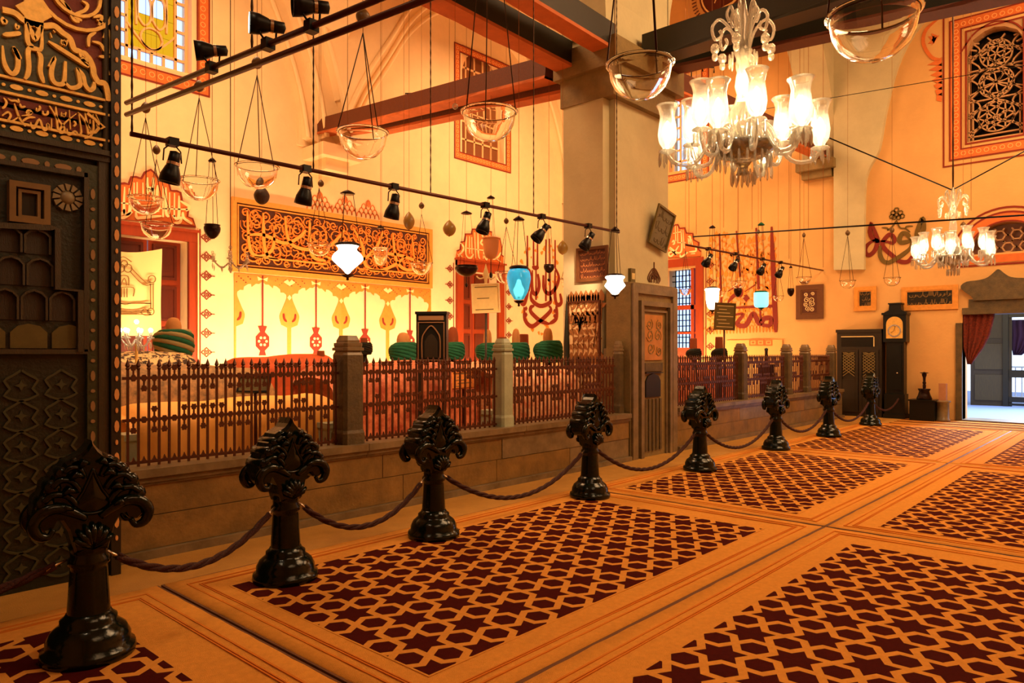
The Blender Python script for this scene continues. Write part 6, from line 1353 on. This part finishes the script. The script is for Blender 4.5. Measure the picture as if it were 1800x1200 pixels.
cloth_tomb('covered_tomb', 'tomb under a plain yellow cloth behind the first railing panel', 2.25, 4.3, 6.1, 6.95, ZP, .64, (CLOTHY,), .05, .03, 1)
cloth_tomb('covered_tomb', 'tomb under a striped faded cover with a green hem, behind the yellow one', 2.2, 4.1, 7.1, 7.9, ZP, .95, (CLOTHG,), -.1, .01, 2)
cloth_tomb('covered_tomb', 'tomb under a black and white embroidered cover, behind the striped one', 2.4, 4.0, 8.6, 9.5, ZP, 1.08, (CLOTHW,), .0, .01, 3)
cloth_tomb('covered_tomb', 'big tomb under red brocade behind the second railing panel', 4.45, 6.55, 6.5, 7.6, ZP, .96, (CLOTHR,), .05, .025, 4)
cloth_tomb('covered_tomb', 'long tomb under pale red cloth behind the big red one', 5.3, 8.1, 7.75, 8.45, ZP, .88, (CLOTHP,), .1, .02, 5)
cloth_tomb('covered_tomb', 'tomb under pink brocade behind the third railing panel', 6.75, 8.35, 6.2, 7.3, ZP, .92, (CLOTHP,), -.1, .025, 6)
cloth_tomb('covered_tomb', 'tomb under orange red cloth beyond the yellow one, below the first seamed shadow', 5.5, 7.3, 10.6, 11.6, ZP, 1.02, (mat('orange_brocade', (.84, .36, .14), .6, var=.35, scale=9),), .1, .02, 7)
cloth_tomb('covered_tomb', 'tomb under striped pink cloth behind the pale green post', 9.5, 11.2, 7.6, 8.4, ZP, .78, (CLOTHP,), .0, .02, 8)
cloth_tomb('covered_tomb', 'tomb under dark red cloth right of the stone portal', 10.35, 11.95, 6.3, 7.4, ZP, 1.05, (CLOTHR,), .05, .02, 9)
cloth_tomb('covered_tomb', 'tomb under red cloth behind the post with the stepped cap, right part', 12.6, 14.3, 6.5, 7.5, ZP, .85, (CLOTHR,), -.2, .02, 10)
cloth_tomb('covered_tomb', 'low tomb under brown red cloth before the right wall', 14.0, 16.2, 8.6, 9.6, ZP, .9, (CLOTHR,), .0, .02, 11)
def turban(x, y, wpx, t, label, m_=GREENC, felt=FELT, hatpx=None, htop=None, hw=.5, lean=0, top_flat=False, m2=None):
    """x, y: pixel of the turban centre"""
    c = PT(x, y, t); r = wpx/FP*t/2; T = thing('turban_headpiece', label, 'turban', (c.x, c.y, ZP))
    zc = c.z-ZP; mb = MB(); mb.lathe([(.05, 0), (.05, zc-r*.3)], 8, cap=True); mb.build('post', WOODC, T)
    mb = MB(); mb.lathe([(0, -.80*r), (.6*r, -.78*r), (.86*r, -.5*r), (.92*r, 0), (.84*r, .45*r), (.5*r, .7*r), (0, .72*r)], 24, (0, 0, zc)); cr = mb.build('wrapped_core', m_, T)
    for k in range(8):
        mb = MB(); a0 = k*.35+.6; pts = []; q = -.62+.165*k
        for i in range(25):
            a = a0+2*PI*i/24; rr = r*(.95-.30*abs(q)**1.8); zz = min(.62, max(-.66, q+.30*math.sin(a-a0)))*r
            pts.append((rr*math.cos(a)*(.92 if abs(zz) > .5*r else 1), rr*math.sin(a)*(.92 if abs(zz) > .5*r else 1), zc+zz))
        mb.tube(pts, [r*(.10+.05*math.sin(PI*i/24)) for i in range(25)], 7); mb.build('cloth_roll', (m2 if k % 2 else m_) if m2 else m_, T)
    hh = (htop if htop is not None else r*1.0)
    w_ = r*hw; mb = MB()
    if top_flat: mb.lathe([(w_, .2*r), (w_*.92, .6*r+hh*.9), (w_*.85, .6*r+hh), (0, .6*r+hh)], 18, (0, 0, zc))
    else: mb.lathe([(w_, .2*r), (w_*.97, .6*r+hh*.4), (w_*.85, .6*r+hh*.7), (w_*.6, .6*r+hh*.92), (w_*.25, .6*r+hh*.99), (0, .6*r+hh)], 18, (0, 0, zc))
    mb.build('felt_hat', felt, T); return T
def hat(px, t): return px/FP*t
turban(305, 603, 64, 9.8, 'large green and white wrapped turban before the first door', GREENC, FELT, htop=hat(26, 9.8), hw=.42, m2=mat('pale_turban_cloth', (.62, .56, .36), .85, bump=.3))
turban(640, 612, 28, 12, 'small dark turban with a brown hat before the painted arcade', DKGREENC, FELTD, htop=hat(10, 12), hw=.45, top_flat=True)
turban(709, 620, 50, 11.2, 'big green turban left of the dark carved stand', GREENC, FELT, htop=hat(21, 11.2), hw=.48)
turban(796, 616, 40, 11.8, 'pale green turban half hidden right of the dark carved stand', GREENC, FELTD, htop=hat(30, 11.8), hw=.5)
turban(857, 618, 42, 12.2, 'green turban before the middle door', GREENC, FELT, htop=hat(27, 12.2), hw=.36)
turban(907, 619, 46, 12.0, 'green turban under the blue lamp, behind the pale green post', GREENC, FELT, htop=hat(28, 12.0), hw=.32)
turban(963, 617, 50, 11.8, 'green turban under the maroon lettering', GREENC, FELT, htop=hat(26, 11.8), hw=.36)
turban(1219, 622, 26, 13.5, 'dark turban with a tapered brown hat, below the gridded window', DKGREENC, FELTD, htop=hat(20, 13.5), hw=.5, top_flat=True)
turban(1264, 622, 27, 13.3, 'dark turban with a brown hat behind the lectern sign', DKGREENC, FELTD, htop=hat(22, 13.3), hw=.52, top_flat=True)
# plain felt hats standing farther back
for x, y, h_, w_, t, l in ((883, 602, 20, 16, 13, 'brown cylindrical felt hat between two green turbans'), (921, 598, 22, 16, 13.2, 'brown felt hat behind the turban under the blue lamp'), (564, 622, 12, 13, 12.5, 'short brown felt hat left of the small dark turban')):
    q = PT(x, y+h_/2, t); T = thing('felt_hat_on_post', l, 'felt hat', (q.x, q.y, ZP)); mb = MB(); mb.lathe([(.04, 0), (.04, q.z-ZP)], 8, cap=True); mb.build('post', WOODC, T); r = w_/FP*t/2; H_ = h_/FP*t; z = q.z-ZP
    mb = MB(); mb.lathe([(r*1.05, z-.02), (r, z+H_*.9), (r*.9, z+H_), (0, z+H_)], 16); mb.build('hat', FELTD, T)
# ---------------------------------------------------------------- dark carved stand, signs, pictures on poles
q = PT(758, 636, 8.3); T = thing('carved_stand', 'dark carved wooden niche-shaped stand above the red tomb', 'stand', (q.x, q.y, ZP), None); T.rotation_euler = (0, 0, ANG-PI/2-.12)
w, h0 = 54/FP*8.3, EYE-.12-ZP; h1 = (635-546)/FP*8.3; f = Fr((0, 0, h0), (1, 0, 0)); mb = MB(); mb.box((-w/2, 0, h0), (w/2, .12, h0+h1)); mb.box((-w/2-.01, -.02, h0+h1-.03), (w/2+.01, .14, h0+h1)); mb.build('back', CLOCKB, T)
mb = MB(); mb.frame(f, -w/2+.02, w/2-.02, .02, h1-.12, .01, 0, .012); mb.stroke(f, [(-w*.3, .05), (-w*.3, h1*.45), (-w*.2, h1*.6), (0, h1*.72), (w*.2, h1*.6), (w*.3, h1*.45), (w*.3, .05)], .012, 0, .015, taper=False); mb.fbox(f, -w/2+.03, w/2-.03, h1-.1, h1-.05, 0, .01); mb.build('inlaid_arch', mat('dull_brass_inlay', (.52, .36, .22), .5), T)
mb = MB(); mb.poly(f, [(-w*.22, .05), (-w*.22, h1*.4), (-w*.1, h1*.52), (0, h1*.56), (w*.1, h1*.52), (w*.22, h1*.4), (w*.22, .05)], 0, .006); mb.build('niche', WOODC, T)
for s_ in (-1, 1): mb = MB(); mb.box((s_*w*.4-.02, .02, 0), (s_*w*.4+.02, .08, h0)); mb.build('leg', WOODC, T)
def sign(x, y, w, h, t, label, mats, tilt, lines=5, pole_x=None, name='sign_stand', yaw=0, base=ZP, roll=0):
    q = PT(x, y, t); T = thing(name, label, 'sign', (q.x, q.y, base), 'information signs between the tombs'); T.rotation_euler = (0, 0, ANG-PI/2+yaw)
    W_, H_ = w/FP*t, h/FP*t; z = q.z-base; R_ = Matrix.Rotation(tilt, 4, 'X') @ Matrix.Rotation(roll, 4, 'Y')
    mb = MB(); f = Fr((0, 0, 0), (1, 0, 0)); mb.frame(f, -W_/2, W_/2, -H_/2, H_/2, W_*.05, -.01, .02); o = mb.build('frame', mats[0], T); o.location = (0, 0, z); o.rotation_euler = R_.to_euler()
    mb = MB(); mb.fbox(f, -W_/2+.01, W_/2-.01, -H_/2+.01, H_/2-.01, -.008, .008); pnl = mb.build('panel', mats[1], o)
    mb = MB()
    for k in range(lines): v = H_*.38-H_*.76*k/max(1, lines-1); mb.fbox(f, -W_*.38+.03*((k*3) % 2), W_*.4-.06*((k*5) % 3), v-.006, v+.006, .008, .011)
    mb.build('text_lines', mats[2], pnl)
    mb = MB(); mb.tube([(0, .03, z), (0, .04, .02)], .016, 8); mb.lathe([(.12, 0), (.12, .015), (.02, .03)], 12, (0, .04, 0), cap=True); mb.build('pole', mats[3], T)
    return T
sign(447, 676, 56, 32, 6.35, 'tilted brown framed sign behind the first railing panel', (IRONB, SIGNM, INK, IRON), -.5, 3)
sign(814, 668, 38, 32, 8.2, 'tilted yellow sign at the right end of the red tomb', (OCHRE, OCHRE, INK, IRON), -.5, 5, roll=-.08)
sign(1274, 556, 37, 48, 12.7, 'olive green text sign on a pole right of the pier', (OLIVEP, SIGNM, PAPER, IRON), 0, 7, roll=.05)
t_ = sign(854, 524, 50, 52, 10.8, 'cream framed sheet with a spear finial before the middle door', (PAPER, mat('yellowed_sheet', (.92, .80, .50), .7, var=.15, scale=10), OLIVEP, WOODC), 0, 3, roll=-.04)
z = PT(854, 498, 10.8).z-ZP; mb = MB(); mb.lathe([(.012, z-.04), (.02, z), (.03, z+.08), (.05, z+.12), (.0, z+.3)], 8); mb.tube(crom([(-.14, 0, z+.11), (-.09, 0, z+.07), (0, 0, z+.09), (.09, 0, z+.07), (.14, 0, z+.11)], 4), .012, 6); mb.build('spear_finial', PAPER, t_)
sign(1448, 655, 14, 28, 17.1, 'small pale sheet in a dark frame between the far posts', (IRONB, PAPER, INK, IRON), 0, 4)
# cream banner with a line drawing in the first door
q = PY(250, 500, YB-.1); t = thing('cloth_banner', 'cream cloth banner with a line drawing hanging in the first doorway', 'banner', (uY(240, 0, 14.0)[0], 14.0, 1.7)); fB = FY(14.05); cb = lambda x, y: uY(x, y, 14.05)
mb = MB(); tl, tr, br, bl_ = cb(150, 425), cb(285, 437), cb(283, 590), cb(150, 590); n = 24; vs = []
for i in range(n+1):
    for j in range(n+1):
        s_, r_ = i/n, j/n; top = (tl[0]+(tr[0]-tl[0])*s_, tl[1]+(tr[1]-tl[1])*s_-.12*math.sin(PI*s_)); bot = (bl_[0]+(br[0]-bl_[0])*s_, bl_[1]+(br[1]-bl_[1])*s_)
        vs.append(fB.p(top[0]+(bot[0]-top[0])*r_, top[1]+(bot[1]-top[1])*r_, .03*math.sin(s_*9+r_*4)*(.4+r_)))
mb.add(vs, [(i*(n+1)+j, (i+1)*(n+1)+j, (i+1)*(n+1)+j+1, i*(n+1)+j+1) for i in range(n) for j in range(n)], 0, True); bw(mb, 'cloth', BANNER, t)
mb = MB()
def bs(pts, w=.016): mb.stroke(fB, pxmap(cb, 3.157, 0, 280, pts), w, .035, .05, taper=False)
for c_, r_ in (((665, 605), 22), ((705, 605), 22), ((685, 580), 18), ((838, 665), 20), ((832, 845), 18)): bs([(c_[0]+r_*math.cos(a*PI/6), c_[1]+r_*math.sin(a*PI/6)) for a in range(13)])
bs([(640, 560), (680, 542), (725, 570)]); bs([(720, 600), (800, 680), (830, 680)]); bs([(715, 620), (790, 695), (850, 690)]); bs([(830, 690), (832, 830)]); bs([(845, 690), (845, 830)])
bs([(655, 700), (660, 650), (705, 650), (710, 700)]); bs([(665, 700), (685, 660), (700, 700)]); bs([(650, 712), (735, 712), (735, 760)]); 
for x in (670, 685, 700): bs([(x, 715), (x, 765)])
for y in (800, 838, 850, 860): bs([(640, y), (835, y)])
bs([(640, 790), (690, 805), (740, 795), (830, 800)]); bs([(775, 850), (800, 830), (830, 860), (800, 865), (775, 850)]); bw(mb, 'line_drawing', INK, t)
# vases of reeds, small chests and jars seen through the railing
def chest(x, y, w, h, t, label, m_, name='small_chest'):
    q = PT(x, y+h/2, t); T = thing(name, label, 'box', q); W_, H_ = w/FP*t, h/FP*t; mb = MB(); mb.box((-W_/2, -.1, 0), (W_/2, .15, H_*.85)); mb.build('body', m_, T); mb = MB(); mb.box((-W_/2-.015, -.115, H_*.85), (W_/2+.015, .165, H_)); mb.build('lid', m_, T); mb = MB(); mb.box((-W_/2+.02, -.105, H_*.1), (W_/2-.02, -.1, H_*.7)); mb.build('front_panel', WOODC, T)
def block(x0, x1, y0, ztop, label, cat='pedestal', m_=MARBL, Y=6.0):
    a, b = PY(x0, y0, Y), PY(x1, y0, Y); T = thing('marble_block', label, cat, ((a.x+b.x)/2, Y, ZP)); mb = MB(); w = (b.x-a.x)/2; mb.box((-w, -.1, 0), (w, .1, ztop-ZP-.05)); mb.build('block', m_, T); mb = MB(); mb.box((-w-.015, -.115, ztop-ZP-.05), (w+.015, .115, ztop-ZP)); mb.build('top', m_, T)
block(212, 232, 800, PY(220, 762, 6.0).z, 'small pale marble block at the left foot of the yellow tomb'); block(568, 591, 800, PY(580, 742, 6.0).z, 'pale marble block left of the white veined post')
block(856, 872, 760, PY(865, 720, 6.0).z, 'pale marble block left of the pale green post')
T = thing('floor_chest', 'dark little chest between the far railing posts and the red cloth', 'box', (*PT(1347, 650, 14).xy, ZP)); z1 = PT(1347, 640, 14).z-ZP; mb = MB(); mb.box((-.12, -.1, z1-.25), (.12, .1, z1)); mb.build('box', CLOCKB, T); mb = MB(); mb.box((-.1, -.08, 0), (.1, .08, z1-.25)); mb.build('stand', WOODC, T); mb = MB(); mb.lathe([(.03, z1), (.03, z1+.25), (.04, z1+.3), (0, z1+.32)], 8); mb.build('knob', WOODC, T)
T = thing('tall_spear_pole', 'dark tapering pole leaning by the pier flank', 'pole', (*PT(996, 640, 10.6).xy, ZP)); z1 = PT(996, 515, 10.6).z-ZP; mb = MB(); mb.lathe([(.05, 0), (.045, z1*.6), (.02, z1*.85), (0, z1)], 8); mb.build('shaft', GREEND, T)
# flood lamps standing on the platform (their light is set at the top)
for i, (x, y, l) in enumerate(((4.2, 12.55, 'low black flood lamp before the first door'), (8.2, 12.55, 'low black flood lamp before the painted arcade'), (13.0, 12.75, 'low black flood lamp before the middle door'), (16.65, 10, 'low black flood lamp before the right wall'))):
    T = thing('flood_lamp', l, 'lamp', (x, y, ZP)); mb = MB(); mb.box((-.3, -.06, .1), (.3, .04, .28)); mb.build('housing', IRONB, T); mb = MB()
    for k in (-1, 1): mb.box((k*.2-.02, -.04, 0), (k*.2+.02, .02, .1))
    mb.build('feet', IRONB, T)
